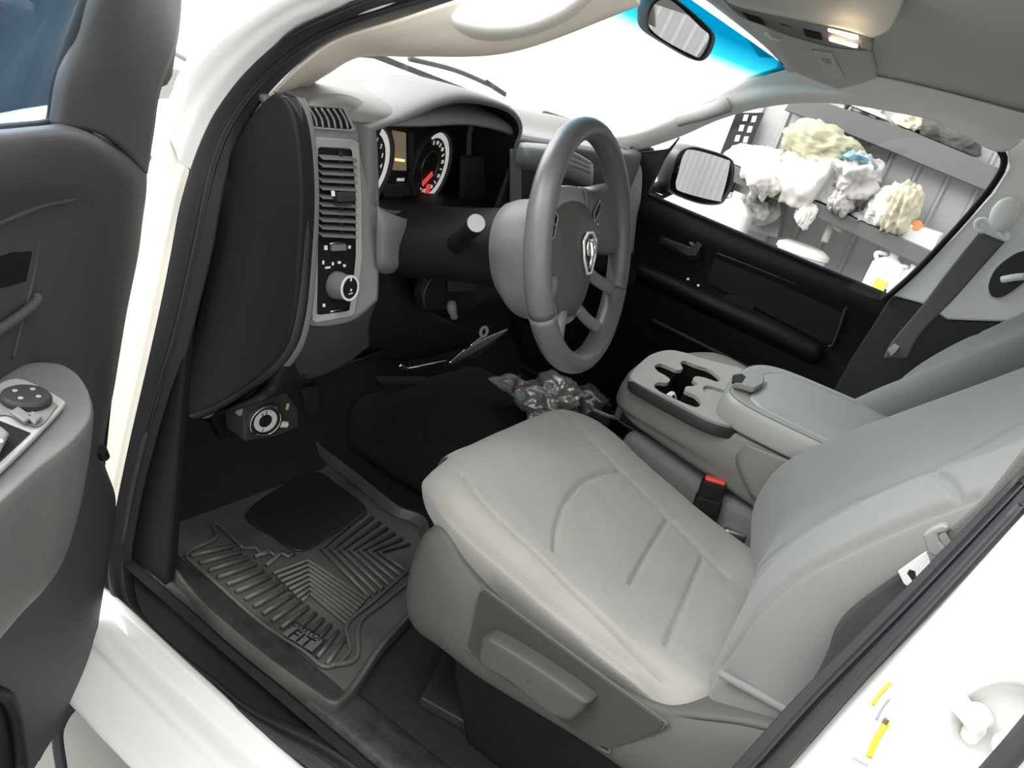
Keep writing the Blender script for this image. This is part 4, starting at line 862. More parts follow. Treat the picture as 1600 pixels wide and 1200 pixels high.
box('dial_pointer', dc + dn * .008, (.004, .001, .018), M_black, dl)
cyl('light_bulb', Y(433, 662, .828), Y(447, 663, .828), .006, mat('frosted_lens', (.75, .68, .64), .3), cb)
box('mount_tab', Y(374, 640, .84), (.006, .01, .018), M_lgrey, cb, .001)
box('indicator', Y(449, 635, .832), (.005, .004, .012), mat('green_yellow_lens', (.5, .55, .25), .4), cb, .001)
kb = prism('c', [Y(*p, .92) for p in ((325, 640), (375, 628), (384, 672), (350, 692))], (0, .03, 0), M_black, dash, .004); kb.name = 'fuse_cover'
pb2 = prism('c', [Y(*p, .95) for p in ((472, 608), (497, 602), (500, 640), (480, 645))], (0, .02, 0), M_dark, dash, .003); pb2.name = 'relay_box'
# pedals
pd = thing('brake_pedal', 'wide black brake pedal in the dark footwell', 'pedal', tuple(Y(635, 620, 1.02)))
prism('pedal_pad', [Y(*p, 1.02) for p in ((592, 598), (675, 598), (665, 620), (645, 632), (612, 622))], (0, .02, .012), M_dark, pd, .006)
tube('pedal_arm', [Y(635, 610, 1.04), Y(640, 560, 1.10), Y(650, 520, 1.16)], .010, M_black, pd, n=10, flat=(.006, .014))
# steel bracket with bolt eye and chrome trim end hanging under the column
br = thing('steel_bracket', 'thin steel bracket with a bolt eye hanging under the steering column', 'bracket', tuple(Y(750, 540, .78)))
rows = [[Y(702, 567, .78), Y(722, 550, .78), Y(752, 530, .78), Y(792, 513, .78)], [Y(706, 568, .785), Y(728, 556, .785), Y(762, 535, .785), Y(790, 516, .785)]]
grid('bracket_blade', rows, M_steel, br, 24, 4, solid=.004)
tube('bracket_edge', [Y(702, 567, .779), Y(712, 558, .778), Y(725, 547, .778)], .0035, M_chrome, br, n=8)
tube('bracket_edge', [Y(735, 540, .778), Y(752, 527, .778)], .0035, M_chrome, br, n=6)
ring('bolt_eye', Y(755, 518, .779), (-.2, -.95, .2), .0065, .0135, .004, mat('bracket_silver', (.62, .62, .60), .4, metal=.5), br)
prism('bracket_web', [Y(*p, .79) for p in ((730, 558), (745, 560), (788, 522), (770, 520))], (0, .006, 0), M_dark, br, .001)
ch = thing('brake_release_handle', 'slim dark handle with shiny edge below the dashboard', 'handle', tuple(Y(660, 573, .80)))
tube('handle_edge', [Y(624, 570, .80), Y(632, 575, .798), Y(642, 575, .798), Y(670, 569, .80), Y(700, 563, .80)], [.004, .0045, .003, .002, .002], M_chrome, ch, n=24)
tube('handle_grip', [Y(626, 574, .81), Y(650, 578, .81), Y(690, 568, .81)], .008, M_black, ch, n=12)
# plastic bag on the floor ahead of the console
random.seed(4)
M_bag = mat('crinkled_clear_film', (.42, .40, .38), .12, metal=.35, bump=.5, bscale=40)
def blob(name, c, s, m, parent=None, sub=5, amp=.25, fr=2.2, seed=0, sharp=True, flat=None, fine=.0, fold=1.0):
    bm = bmesh.new(); bmesh.ops.create_icosphere(bm, subdivisions=sub, radius=1); sd = V((seed * 7.3, seed * 3.1, seed * 5.7))
    for v in bm.verts:
        p = v.co.copy(); a = noise.noise(p * fr * .6 + sd) * amp * 1.5
        r = 1 - abs(noise.noise(V((p.x * fr, p.y * fr * fold, p.z * fr / fold)) + sd)) * 2.6; r2 = 1 - abs(noise.noise(p * fr * 2.3 + sd * 2)) * 2
        k = 1 + a + (r * amp * .55 + r2 * amp * .3 if sharp else 0) + fine * noise.noise(p * 11 + sd)
        q = p * k; v.co = V((q.x * s[0], q.y * s[1], q.z * s[2]))
        if flat is not None and v.co.z < flat: v.co.z = flat
        v.co += V(c)
    me = bpy.data.meshes.new(name); bm.to_mesh(me); bm.free(); return link(name, me, m, parent, True)
bg1 = thing('plastic_bag', 'crumpled shiny plastic snack bag on the dark floor behind the driver cushion', 'bag', (.10, .68, .03))
p1 = Z(865, 612, .20)
blob('bag_body', Z(862, 625, .22), (.10, .07, .045), M_bag, bg1, amp=.4, fr=2.4, seed=3)
blob('bag_corner', Z(808, 606, .225), (.030, .055, .022), mat('pale_bag_film', (.5, .49, .45), .25, metal=.2), bg1, sub=4, amp=.4, seed=8)
blob('bag_body', Z(905, 632, .21), (.07, .07, .05), mat('dark_bag_film', (.12, .12, .12), .2, metal=.3), bg1, sub=4, amp=.4, seed=5)
tube('bag_band', [Z(812, 588, .235), Z(806, 600, .25), Z(803, 612, .24)], .004, mat('dull_red_print', (.28, .06, .06), .4), bg1, n=8)
tube('console_cable', [Z(925, 640, .25), Z(950, 650, .25), Z(972, 655, .26)], .005, M_bezel, con, n=10)
box('tunnel', (.1, .82, .08), (.55, .5, .16), M_carpet, cab, .05)

# ================================================================= ROOF ITEMS
rm = thing('rear_view_mirror', 'rectangular rear-view mirror hanging at the windscreen top', 'mirror', tuple(Y(1065, 45, .62)))
MNM = V((-.22, -.97, -.09)).normalized()
def YM(px, py, o=0): return PL(px, py, V((0, .60, 1.13)) + MNM * o, MNM)
mo_ = crv([YM(*p) for p in ((1009, 28), (1012, 12), (1022, -2), (1040, -6), (1060, 0), (1098, 32), (1116, 52), (1117, 68), (1108, 88), (1096, 96), (1080, 92), (1045, 72), (1014, 50))], 60, True)
c0 = sum(mo_, V()) / len(mo_); bk_ = -MNM
grid('mirror_housing', [[c0 + (p - c0) * s + bk_ * h for p in mo_] for s, h in ((.93, .003), (.97, -.001), (1, .004), (1, .02), (.8, .035), (.3, .04), (.02, .04))], M_mid, rm, 60, 20, closed=True)
gl_ = crv([YM(*p, .002) for p in ((1014, 26), (1026, 4), (1050, 2), (1094, 42), (1108, 58), (1095, 88), (1082, 86), (1040, 64), (1016, 44))], 48, True)
mg = prism('mirror_glass', gl_, MNM * -.004, M_mirror, rm)
tube('mirror_stem', [c0 + V((0, .03, 0)), c0 + V((.01, .06, .03)), c0 + V((.02, .10, .07))], .008, M_dark, rm, n=8)
sv = thing('sun_visor', 'pale grey passenger sun visor with printed label folded against the headliner', 'sun visor', (.4, .45, 1.17))
def VS(px, py, o=0): return PL(px, py, (.30, .46, 1.188 - o), V((.10, .30, 1)))
vo = crv([VS(*p) for p in ((1196, 46), (1215, 46), (1290, 64), (1350, 74), (1362, 92), (1370, 130), (1366, 148), (1350, 153), (1290, 132), (1254, 118), (1240, 108))], 60, True); c0 = sum(vo, V()) / len(vo)
grid('visor_panel', [[c0 + (p - c0) * s + V((0, 0, h)) for p in vo] for s, h in ((.98, .012), (1, .006), (.985, .0), (.9, -.002), (.5, -.002), (.02, -.002))], mat('visor_vinyl', (.52, .52, .49), .7, bump=.1, bscale=700), sv, 60, 24, closed=True)
lbv = prism('visor_label', [VS(*p, .004) for p in ((1268, 78), (1300, 82), (1320, 122), (1294, 118))], (0, 0, -.0006), mat('label_pale', (.55, .55, .53), .6), sv)
prism('label_print', [VS(*p, .005) for p in ((1283, 91), (1296, 92), (1300, 100), (1288, 99))], (0, 0, -.0004), mat('label_grey', (.34, .34, .33), .6), lbv)
tube('visor_clip', [VS(1197, 52, .006), VS(1206, 60, .008), VS(1218, 62, .006)], .003, M_ink, sv, n=10)
oh = thing('overhead_console', 'pale overhead console with dark control strip and two lit map lamps', 'overhead console', (.05, .4, 1.2))
def OC(px, py, o=0): return PL(px, py, (.0, .44, 1.192 - o), V((-.10, .20, 1)))
# body: shallow pod under the headliner, its edge strip facing the doorway
strip_t = [(1128, -10), (1150, 6), (1200, 18), (1260, 30), (1320, 42), (1366, 56)]
strip_b = [(1130, 4), (1152, 24), (1196, 42), (1240, 58), (1300, 74), (1360, 80)]
XO = .02
tp = [X(*p, XO - .03) for p in strip_t]; bt_ = [X(*p, XO) for p in strip_b]
grid('console_edge', [[a, a.lerp(b, .5) + V((-.006, 0, -.002)), b] for a, b in zip(tp, bt_)], mat('edge_grey', (.16, .16, .155), .5), oh, 12, 40, solid=.004)
bodyrows = [[X(*p, XO - .27) for p in ((1090, -80), (1150, -70), (1220, -60), (1300, -50), (1380, -45), (1420, -30))], [X(*p, XO - .15) for p in ((1110, -50), (1150, -40), (1210, -30), (1290, -18), (1370, -8), (1410, 10))],
            [X(*p, XO - .06) for p in ((1122, -22), (1150, -8), (1205, 6), (1268, 16), (1340, 28), (1392, 45))], tp, [a + V((.03, 0, .015)) for a in tp]]
grid('console_pod', bodyrows, mat('pod_pale_grey', (.62, .62, .58), .6, bump=.1, bscale=700), oh, 50, 30, solid=.004)
def OS(px, py, o=.008): 
    # point on the edge strip
    return X(px, py, XO - .015 - o)
prism('console_button', [OS(*p) for p in ((1150, 10), (1180, 18), (1196, 40), (1170, 32))], (.008, 0, 0), M_black, oh, .001)
prism('console_button', [OS(*p) for p in ((1253, 39), (1281, 44), (1284, 62), (1258, 56))], (.008, 0, 0), M_black, oh, .001)
prism('console_slot', [OS(*p) for p in ((1216, 35), (1232, 40), (1236, 43), (1222, 39))], (.006, 0, 0), M_dark, oh, .0005)
M_lamp = mat('lit_lens', (1, .80, .55), .3, emit=6.0)
for P in (((1293, 42), (1302, 41), (1341, 54), (1341, 61), (1334, 61), (1294, 49)), ((1295, 58), (1300, 58), (1340, 69), (1339, 74), (1334, 74), (1295, 63))):
    l = prism('map_lamp', [OS(*p, .012) for p in P], (.006, 0, 0), M_lamp, oh, .001); l['label'] = 'lit warm map lamp'
prism('console_button', [OS(*p, .009) for p in ((1346, 54), (1365, 58), (1362, 80), (1345, 74))], (.006, 0, 0), M_mid, oh, .001)
lp_ = bpy.data.lights.new('map_lamp_light', 'POINT'); lp_.energy = .03; lp_.color = (1, .75, .45); lp_.shadow_soft_size = .02
lo = bpy.data.objects.new('map_lamp_light', lp_); scene.collection.objects.link(lo); lo.location = OS(1318, 62, .05)

# ================================================================= PASSENGER DOOR
pdr = thing('car_door', 'closed black passenger door with window looking out on the workshop', 'car door', (.80, .45, .0))
DX = .775
def D2(px, py, o=0): return X(px, py, DX - o)
rows = [[V((DX - .0, 1.05, .735)), D2(1000, 302, -.0), D2(1060, 327), D2(1150, 366), D2(1250, 408), D2(1350, 450), D2(1420, 480)],
        [V((DX - .01, 1.05, .73)), D2(998, 308, .018), D2(1058, 335, .018), D2(1148, 376, .018), D2(1248, 417, .018), D2(1346, 458, .018), D2(1410, 490, .018)],
        [V((DX - .01, 1.05, .70)), D2(995, 330, .03), D2(1052, 355, .03), D2(1142, 392, .03), D2(1242, 432, .03), D2(1335, 474, .03), D2(1395, 504, .03)],
        [V((DX - .01, 1.05, .62)), D2(990, 365, .012), D2(1045, 390, .012), D2(1132, 425, .012), D2(1228, 466, .012), D2(1318, 508, .012), D2(1370, 540, .012)],
        [V((DX - .01, 1.05, .52)), D2(985, 415, .012), D2(1038, 440, .012), D2(1120, 470, .012), D2(1212, 512, .012), D2(1298, 552, .012), D2(1350, 580, .012)],
        [V((DX - .01, 1.05, .45)), D2(980, 450, .03), D2(1032, 472, .03), D2(1112, 504, .03), D2(1200, 546, .03), D2(1280, 586, .03), D2(1330, 612, .03)],
        [V((DX - .01, 1.05, .25)), D2(972, 520, .02), D2(1020, 545, .02), D2(1095, 580, .02), D2(1180, 620, .02), D2(1260, 660, .02), D2(1310, 690, .02)],
        [V((DX - .01, 1.05, .02)), V((DX - .01, .80, .02)), V((DX - .01, .65, .02)), V((DX - .01, .5, .02)), V((DX - .01, .35, .02)), V((DX - .01, .15, .02)), V((DX - .01, .0, .02))]]
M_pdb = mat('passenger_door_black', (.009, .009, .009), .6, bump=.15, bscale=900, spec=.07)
grid('door_panel', rows, M_pdb, pdr, 60, 60, solid=.03, off=1)
ip = prism('panel_insert', [D2(*p, .016) for p in ((1118, 398), (1128, 396), (1315, 470), (1322, 480), (1300, 535), (1290, 538), (1110, 444), (1106, 434))], (-.003, 0, 0), mat('insert_black', (.014, .014, .014), .8, spec=.08), pdr, .0015)
tube('insert_rim', [D2(*p, .022) for p in ((1120, 395), (1220, 434), (1318, 472), (1320, 486), (1302, 536), (1294, 541))], .004, M_dark, pdr, n=40)
rows = [[D2(1000, 414, .02), D2(1050, 432, .02), D2(1110, 458, .02), D2(1200, 497, .02), D2(1290, 545, .02)], [D2(998, 418, .06), D2(1048, 438, .065), D2(1106, 466, .065), D2(1196, 506, .065), D2(1284, 552, .05)], [D2(996, 430, .062), D2(1044, 450, .068), D2(1102, 478, .068), D2(1190, 518, .068), D2(1278, 562, .05)], [D2(992, 440, .02), D2(1040, 462, .02), D2(1098, 490, .02), D2(1184, 530, .02), D2(1270, 572, .02)]]
grid('armrest', rows, M_black, pdr, 24, 40, solid=.004)
prism('pull_pocket', [D2(*p, .068) for p in ((1130, 463), (1140, 460), (1180, 478), (1176, 486), (1132, 470))], (-.002, 0, 0), M_black, pdr, .001)
hr = prism('handle_recess', [D2(*p, .018) for p in ((1032, 362), (1040, 360), (1090, 378), (1098, 386), (1094, 404), (1082, 408), (1030, 380))], (-.002, 0, 0), mat('deep_black', (.006, .006, .006), .7), pdr, .002)
hh = prism('door_handle', [D2(*p, .030) for p in ((1036, 376), (1040, 372), (1080, 386), (1092, 378), (1098, 384), (1090, 400), (1076, 400))], (-.012, 0, 0), M_dark, pdr, .003)
prism('handle_glint', [D2(*p, .044) for p in ((1077, 377), (1084, 379), (1084, 384), (1078, 382))], (-.001, 0, 0), M_steel, hh)
for p in ((1075, 436), (1091, 446)): cyl('panel_screw', D2(*p, .064), D2(*p, .070), .004, M_steel, pdr)
tube('map_pocket_edge', [D2(1020, 500, .03), D2(1080, 530, .034), D2(1160, 570, .034), D2(1240, 610, .03)], .007, M_dark, pdr, n=20)
wx = .752
gp = crv([X(*p, wx) for p in ((1012, 300), (1035, 248), (1075, 212), (1130, 186), (1210, 162), (1300, 156), (1400, 170), (1480, 190), (1545, 216), (1562, 240), (1520, 330), (1400, 470), (1200, 388))], 80, True)
pg = prism('window_glass', gp, (.004, 0, 0), glass('door_glass', gl=.012), pdr)
tube('belt_seal', [D2(1003, 300, .004), D2(1100, 341, .004), D2(1250, 405, .004), D2(1412, 472, .004)], .006, M_black, pdr, n=30)
tube('belt_glint', [D2(1025, 302, .008), D2(1035, 305, .008)], .002, M_chrome, pdr)
prism('mirror_triangle', [X(*p, .748) for p in ((985, 240), (1045, 232), (1060, 214), (1036, 248), (1016, 292), (1010, 305), (985, 300))], (.02, 0, 0), M_black, pdr, .004)
tube('lock_pin', [D2(1384, 452, .012), D2(1378, 466, .012), D2(1372, 470, .012)], .003, M_black, pdr, n=8)
# exterior mirror fixed to that door
mx = .96
hs_ = crv([X(*p, mx) for p in ((1052, 262), (1062, 238), (1078, 228), (1100, 232), (1138, 245), (1147, 258), (1143, 290), (1132, 312), (1122, 320), (1090, 318), (1050, 302), (1044, 292))], 60, True)
c0 = sum(hs_, V()) / len(hs_)
# mirror housing: face turned rearwards and slightly in
mn = V((-.42, -.90, 0)).normalized(); mp = V((mx, .80, .82))
def MR(px, py, o=0): return PL(px, py, mp + mn * o, mn)
mh = crv([MR(*p) for p in ((1050, 262), (1060, 238), (1078, 229), (1100, 232), (1136, 244), (1147, 258), (1144, 288), (1134, 310), (1122, 320), (1090, 318), (1052, 303), (1044, 290))], 60, True); c0 = sum(mh, V()) / len(mh)
sm_ = grid('side_mirror', [[c0 + (p - c0) * s + mn * h for p in mh] for s, h in ((.94, -.004), (.97, .003), (1.0, 0), (1.0, -.03), (.9, -.07), (.5, -.10), (.02, -.11))], mat('mirror_housing_dark', (.05, .05, .055), .4), pdr, 60, 24, closed=True)
mgp = crv([MR(*p, .0015) for p in ((1060, 270), (1068, 242), (1082, 234), (1134, 249), (1140, 258), (1128, 308), (1120, 314), (1066, 300), (1056, 290))], 60, True)
prism('mirror_glass', mgp, mn * -.004, M_mirror, sm_)
tube('mirror_arm', [c0 + V((-.03, .06, -.04)), V((.88, .9, .74)), V((.80, .93, .72))], .03, M_black, sm_, n=10)
box('door_outer', (.90, .50, .33), (.03, 1.12, .66), M_white, pdr, .01)
# pillar-side window edge and post between door glass and belt are part of the cab

# ================================================================= DRIVER DOOR (open)
dd = thing('car_door', 'open driver door with grey armrest and window switches at left', 'car door', (-.90, 1.0, .0))
HG = V((-.874, .838, 0)); ds = V((-math.sin(rd(58)), -math.cos(rd(58)), 0)); dn_ = V((math.cos(rd(58)), -math.sin(rd(58)), 0))
def N(px, py, n=0):
    n = n * .8 - .025; return PL(px, py, HG + dn_ * n, dn_)
def sn(p): q = p - HG; return q.dot(ds), q.dot(dn_), q.z
def L3_(s, n, z): return HG + ds * s + dn_ * n + V((0, 0, z))
# main inner skin: columns by pixel rows, right silhouette at the hinge side
rows = [[N(-60, 214, .0), N(0, 208, 0), N(60, 202, -.005), N(100, 198, -.012), N(140, 206, -.02), N(190, 235, -.03), N(226, 270, -.05)],
        [N(-60, 225, .02), N(0, 222, .02), N(70, 216, .018), N(125, 222, .01), N(165, 245, -.002), N(200, 275, -.02), N(225, 300, -.05)],
        [N(-60, 290, .025), N(0, 285, .025), N(70, 282, .02), N(125, 285, .01), N(168, 300, -.004), N(198, 320, -.02), N(219, 345, -.05)],
        [N(-60, 370, .0), N(0, 350, .005), N(60, 340, .005), N(115, 340, .003), N(160, 360, -.004), N(190, 390, -.022), N(212, 400, -.05)],
        [N(-60, 480, .0), N(0, 480, .0), N(60, 480, .0), N(115, 470, .0), N(150, 480, -.006), N(176, 490, -.024), N(194, 490, -.05)],
        [N(-60, 600, .0), N(0, 600, .0), N(60, 600, .0), N(105, 600, .0), N(140, 600, -.006), N(165, 600, -.024), N(176, 600, -.05)],
        [N(-60, 720, .0), N(0, 720, .01), N(60, 715, .01), N(105, 710, .008), N(138, 710, .0), N(150, 710, -.02), N(158, 710, -.05)],
        [N(-60, 840, .02), N(0, 830, .02), N(60, 820, .015), N(105, 810, .008), N(140, 800, .0), N(165, 795, -.02), N(178, 790, -.05)],
        [N(-60, 960, .0), N(0, 950, .0), N(40, 945, .0), N(90, 940, .0), N(125, 930, -.004), N(148, 925, -.02), N(160, 915, -.05)],
        [N(-60, 1060, .0), N(0, 1060, .0), N(30, 1055, .0), N(70, 1050, .0), N(105, 1045, -.004), N(125, 1040, -.02), N(140, 1025, -.05)],
        [N(-60, 1180, -.01), N(0, 1180, -.01), N(20, 1175, -.01), N(45, 1165, -.01), N(70, 1150, -.014), N(90, 1130, -.03), N(104, 1112, -.05)],
        [N(-60, 1230, -.03), N(0, 1230, -.03), N(15, 1225, -.03), N(30, 1218, -.03), N(42, 1210, -.034), N(50, 1200, -.04), N(56, 1190, -.05)]]
M_dgrey = mat('driver_door_grey', (.050, .053, .056), .55, bump=.15, bscale=900, spec=.25)
grid('door_panel', rows, M_dgrey, dd, 60, 110, solid=.003)
# window frame and mirror-corner trim
rows = [[N(82, 198, -.03), N(92, 120, -.04), N(115, 60, -.045), N(140, -10, -.05), N(160, -70, -.05)], [N(92, 198, -.014), N(104, 125, -.022), N(130, 60, -.03), N(155, -10, -.03), N(172, -70, -.03)],
        [N(150, 208, -.016), N(150, 150, -.02), N(170, 80, -.022), N(195, 0, -.022), N(205, -70, -.022)], [N(190, 235, -.026), N(195, 170, -.03), N(210, 90, -.03), N(240, 0, -.03), N(250, -70, -.03)], [N(226, 270, -.05), N(235, 200, -.05), N(244, 143, -.05), N(268, 125, -.05), N(275, 110, -.05)]]
rows[4] = [N(226, 270, -.05), N(236, 205, -.05), N(246, 140, -.05), N(273, 60, -.05), N(282, -60, -.05)]
grid('corner_trim', rows, M_dgrey, dd, 40, 30, solid=.004)
prism('corner_step', [N(*p, -.052) for p in ((244, 142), (262, 134), (270, 120), (276, 80), (280, 0), (290, -60), (240, -60), (235, 100))], dn_ * -.02, M_dark, dd, .003)
tube('glass_run', [N(-60, 212, -.028), N(20, 204, -.028), N(72, 198, -.028), N(84, 188, -.03), N(92, 130, -.035), N(110, 68, -.04), N(135, 0, -.045), N(155, -60, -.045)], .007, M_black, dd, n=50)
gpd = [N(-80, 205, -.05), N(78, 196, -.05), N(92, 120, -.052), N(130, 0, -.056), N(150, -80, -.056), N(-80, -80, -.056)]
prism('window_glass', gpd, dn_ * -.004, glass('driver_door_glass', tint=(.75, .85, .92), gl=.10), dd)
# outer skin of the door
def outer(): 
    P = [L3_(.07, -.15, .72), L3_(.07, -.15, .1), L3_(.08, -.15, -.20), L3_(.10, -.15, -.27), L3_(1.05, -.14, -.27), L3_(1.1, -.14, -.1), L3_(1.12, -.15, .72)]
    return prism('outer_skin', P, dn_ * .03, M_white, dd, .01)
outer()
rows = [[L3_(.06, -.12, .72), L3_(.05, -.11, .4), L3_(.05, -.11, .1), L3_(.06, -.11, -.15), L3_(.09, -.11, -.22)], [N(225, 275, -.06), N(192, 490, -.06), N(166, 710, -.06), N(140, 1025, -.06), N(60, 1188, -.06)]]
grid('door_edge', rows, M_black, dd, 40, 10, solid=.003)
# pull recess and map pocket lines
prism('pull_recess', [N(*p, .006) for p in ((-40, 402), (0, 400), (40, 384), (52, 392), (42, 440), (0, 452), (-40, 460))], dn_ * -.003, M_black, dd, .002)
tube('panel_crease', [N(-40, 360, .012), N(0, 348, .012), N(60, 324, .012), (N(105, 314, .010)), (N(118, 311, .008))], .0024, M_dgrey, dd, n=30)
tube('pull_edge', [N(-40, 540, .012), N(0, 515, .012), N(40, 487, .012), N(57, 470, .010), N(56, 462, .006)], .005, M_dgrey, dd, n=30)
tube('panel_crease', [N(20, 560, .004), N(35, 500, .004), N(52, 430, .004), N(58, 380, .004)], .002, M_dgrey, dd, n=20)
# armrest with switch bezel
AZ = .59
rows = []
ao = crv([Z(*p, AZ) for p in ((-120, 700), (-60, 640), (0, 582), (45, 562), (88, 562), (110, 570), (128, 585), (143, 610), (148, 640), (138, 665), (105, 700), (60, 735), (0, 790), (-80, 860), (-140, 830))], 90, True)
c0 = sum(ao, V()) / len(ao)
rows = [[c0 + (p - c0) * s + V((0, 0, h)) for p in ao] for s, h in ((.02, .0), (.6, .0), (.9, -.0), (.97, -.004), (1.0, -.014), (1.0, -.045), (.97, -.08), (.90, -.12), (.75, -.16), (.5, -.18))]
arm = grid('armrest', rows, mat('driver_armrest_grey', (.13, .13, .128), .45, bump=.15, bscale=900), dd, 90, 40, closed=True)
bz = crv([Z(*p, AZ + .003) for p in ((-60, 640), (0, 606), (30, 600), (62, 612), (97, 632), (98, 642), (60, 684), (0, 744), (-60, 800))], 60, False)
bzp = prism('switch_bezel', bz + [Z(-90, 720, AZ + .003)], (0, 0, .006), M_bezel, arm, .002)
sw1 = prism('switch_plate', crv([Z(*p, AZ + .0095) for p in ((-60, 655), (0, 612), (30, 606), (60, 616), (88, 633), (86, 640), (58, 668), (0, 650), (-60, 700))], 50, True), (0, 0, .002), M_mid, bzp, .001)
kc2 = Z(41, 626, AZ + .012)
kn2 = cyl('mirror_knob', kc2, kc2 + V((0, 0, .007)), .020, M_dark, bzp, prof=[(0, .020), (.6, .020), (1, .018)])
for a in range(4): cyl('knob_arrow', kc2 + V((math.cos(a * 1.57 + .6) * .010, math.sin(a * 1.57 + .6) * .010, .0068)), kc2 + V((math.cos(a * 1.57 + .6) * .010, math.sin(a * 1.57 + .6) * .010, .0078)), .0022, M_lgrey, kn2)
prism('lock_switch', [Z(*p, AZ + .013) for p in ((14, 648), (28, 640), (52, 656), (38, 664))], (0, 0, .004), M_mid, bzp, .0015)
prism('lock_switch', [Z(*p, AZ + .013) for p in ((40, 654), (50, 647), (66, 655), (54, 667))], (0, 0, .004), M_mid, bzp, .0015)
prism('window_switch_well', [Z(*p, AZ + .0095) for p in ((-60, 700), (0, 658), (48, 677), (0, 722), (-60, 760))], (0, 0, .0005), M_black, bzp, .0002)
prism('window_switch', [Z(*p, AZ + .014) for p in ((-30, 690), (0, 672), (14, 684), (0, 712), (-30, 730))], (0, 0, .006), M_mid, bzp, .003)
prism('switch_icon', [Z(*p, AZ + .0205) for p in ((0, 687), (5, 688), (4, 692), (0, 692))], (0, 0, .0004), M_ink, bzp)
cyl('door_bumper', N(158, 702, -.01), N(163, 714, -.01), .007, M_black, dd)
# speaker ring and pocket at the bottom of the door
tube('pocket_edge', [N(-30, 1080, .012), N(0, 1084, .012), N(14, 1095, .012), N(26, 1130, .012), N(34, 1200, .012)], .008, M_black, dd, n=20)
prism('pocket_recess', [N(*p, .004) for p in ((-40, 1100), (0, 1096), (12, 1110), (20, 1150), (26, 1210), (-40, 1210))], dn_ * -.003, M_black, dd)
tube('check_cable', [X(118, 1098, -.93), X(100, 1120, -.95), X(90, 1150, -.96), X(96, 1200, -.97), X(100, 1240, -.98)], .009, M_rubber, dd, n=20)

# ================================================================= GOODS ON THE WORKSHOP SHELF, seen through the passenger window
M_shelf = mat('dark_steel', (.085, .088, .09), .5); SX = 2.30
def S2(px, py, x=SX): return X(px, py, x)
def S2(px, py, x=2.30): return X(px, py, x)
M_shelf = mat('dark_steel', (.07, .073, .075), .5); SX = 2.30
rk = thing('storage_rack', 'dark steel two-level storage rack against the ribbed wall', 'rack', (2.5, .6, GZ))
DP = V((.36, 0, 0))
prism('upper_shelf', [S2(*p, 2.58) for p in ((1235, 158), (1290, 160), (1420, 203), (1560, 262), (1700, 325), (1690, 360), (1540, 298), (1400, 240), (1290, 195), (1225, 172))], DP * .4, M_shelf, rk, .004)
prism('lower_shelf', [S2(*p) for p in ((1130, 250), (1190, 277), (1265, 311), (1445, 388), (1560, 440), (1550, 462), (1425, 409), (1262, 333), (1180, 300), (1125, 275))], DP, M_shelf, rk, .004)
# slotted upright
up = prism('upright', [S2(*p, SX + .36) for p in ((1150, 176), (1192, 176), (1130, 330), (1090, 330))], (.02, 0, 0), M_black, rk)
for i in range(9):
    for j in (0, 1):
        cx, cy = 1166 - i * 6.4 + j * 13, 184 + i * 16 + j * 2
        prism('slot', [S2(cx - 3, cy - 5, SX + .358), S2(cx + 4, cy - 5, SX + .358), S2(cx + 1, cy + 5, SX + .358), S2(cx - 6, cy + 5, SX + .358)], (-.001, 0, 0), mat('slot_light', (.55, .55, .54), .8), up)
M_w = mat('white_cloth', (.62, .61, .58), .9, bump=.4, bscale=60); M_kh = mat('khaki_cloth', (.40, .385, .27), .9, bump=.4, bscale=60); M_gc = mat('pale_grey_cloth', (.42, .41, .40), .9, bump=.4, bscale=60)
M_bl = mat('faded_blue_cloth', (.16, .30, .38), .9); M_cr = mat('cream_cloth', (.50, .48, .36), .9, bump=.4, bscale=60)
M_tw = mat('white_polythene', (.72, .72, .70), .35); M_dn = mat('dark_netting', (.07, .07, .065), .9, bump=.6, bscale=50)
def put(name, px, py, w_, h_, m, label, cat, group=None, x=2.48, seed=1, amp=.30, dx=.16, fr=1.7, rot=True):
    c = X(px, py, x); k = (c - CAM).dot(FW) / FPX
    o = blob(name, (0, 0, 0), (dx, w_ / 2 * k / 1.0, h_ / 2 * k), m, None, sub=5, amp=amp, fr=fr, seed=seed, fold=1.7 if name != 'jug' else 1)
    for v in o.data.vertices:
        q = c + v.co; zs = .744 + .0785 * (q.y + .122); zu = 1.212 + (q.y - .49) * .10
        if q.x > 2.285 and zs - .6 < q.z < zs + .004 and c.z > zs - .03: v.co.z = zs + .004 - c.z
        if c.z > zu - .02 and q.z < zu + .004: v.co.z = zu + .004 - c.z
    o.location = c; return tag(o, label, cat, group)
GR = 'heap of cloths and sacks on the rack'
put('cloth', 1282, 230, 105, 55, M_kh, 'khaki cloth crumpled on top of the heap behind the passenger window', 'cloth', GR, seed=11, x=2.50)
put('cloth', 1262, 290, 105, 110, M_w, 'large bright white cloth in the middle of the heap', 'cloth', GR, seed=12, x=2.44)
put('cloth', 1185, 262, 85, 60, M_w, 'white cloth spread at the end of the heap nearest the door mirror', 'cloth', GR, seed=13, x=2.44)
put('cloth', 1200, 290, 50, 50, M_w, 'white cloth hanging over the rack edge below the spread one', 'cloth', GR, seed=23, x=2.36)
put('cloth', 1338, 282, 72, 62, M_gc, 'pale grey rolled cloth with deep folds beside the white heap', 'cloth', GR, seed=14, x=2.42, amp=.42)
put('cloth', 1318, 318, 34, 50, M_gc, 'beige grey cloth drooping at the foot of the heap', 'cloth', GR, seed=24, x=2.38)
put('cloth', 1342, 250, 42, 20, M_bl, 'small faded blue cloth tucked between khaki and grey ones', 'cloth', GR, seed=15, x=2.46)
put('cloth', 1258, 335, 28, 34, M_w, 'white corner of cloth hanging down below the heap', 'cloth', GR, seed=25, x=2.30, dx=.03)
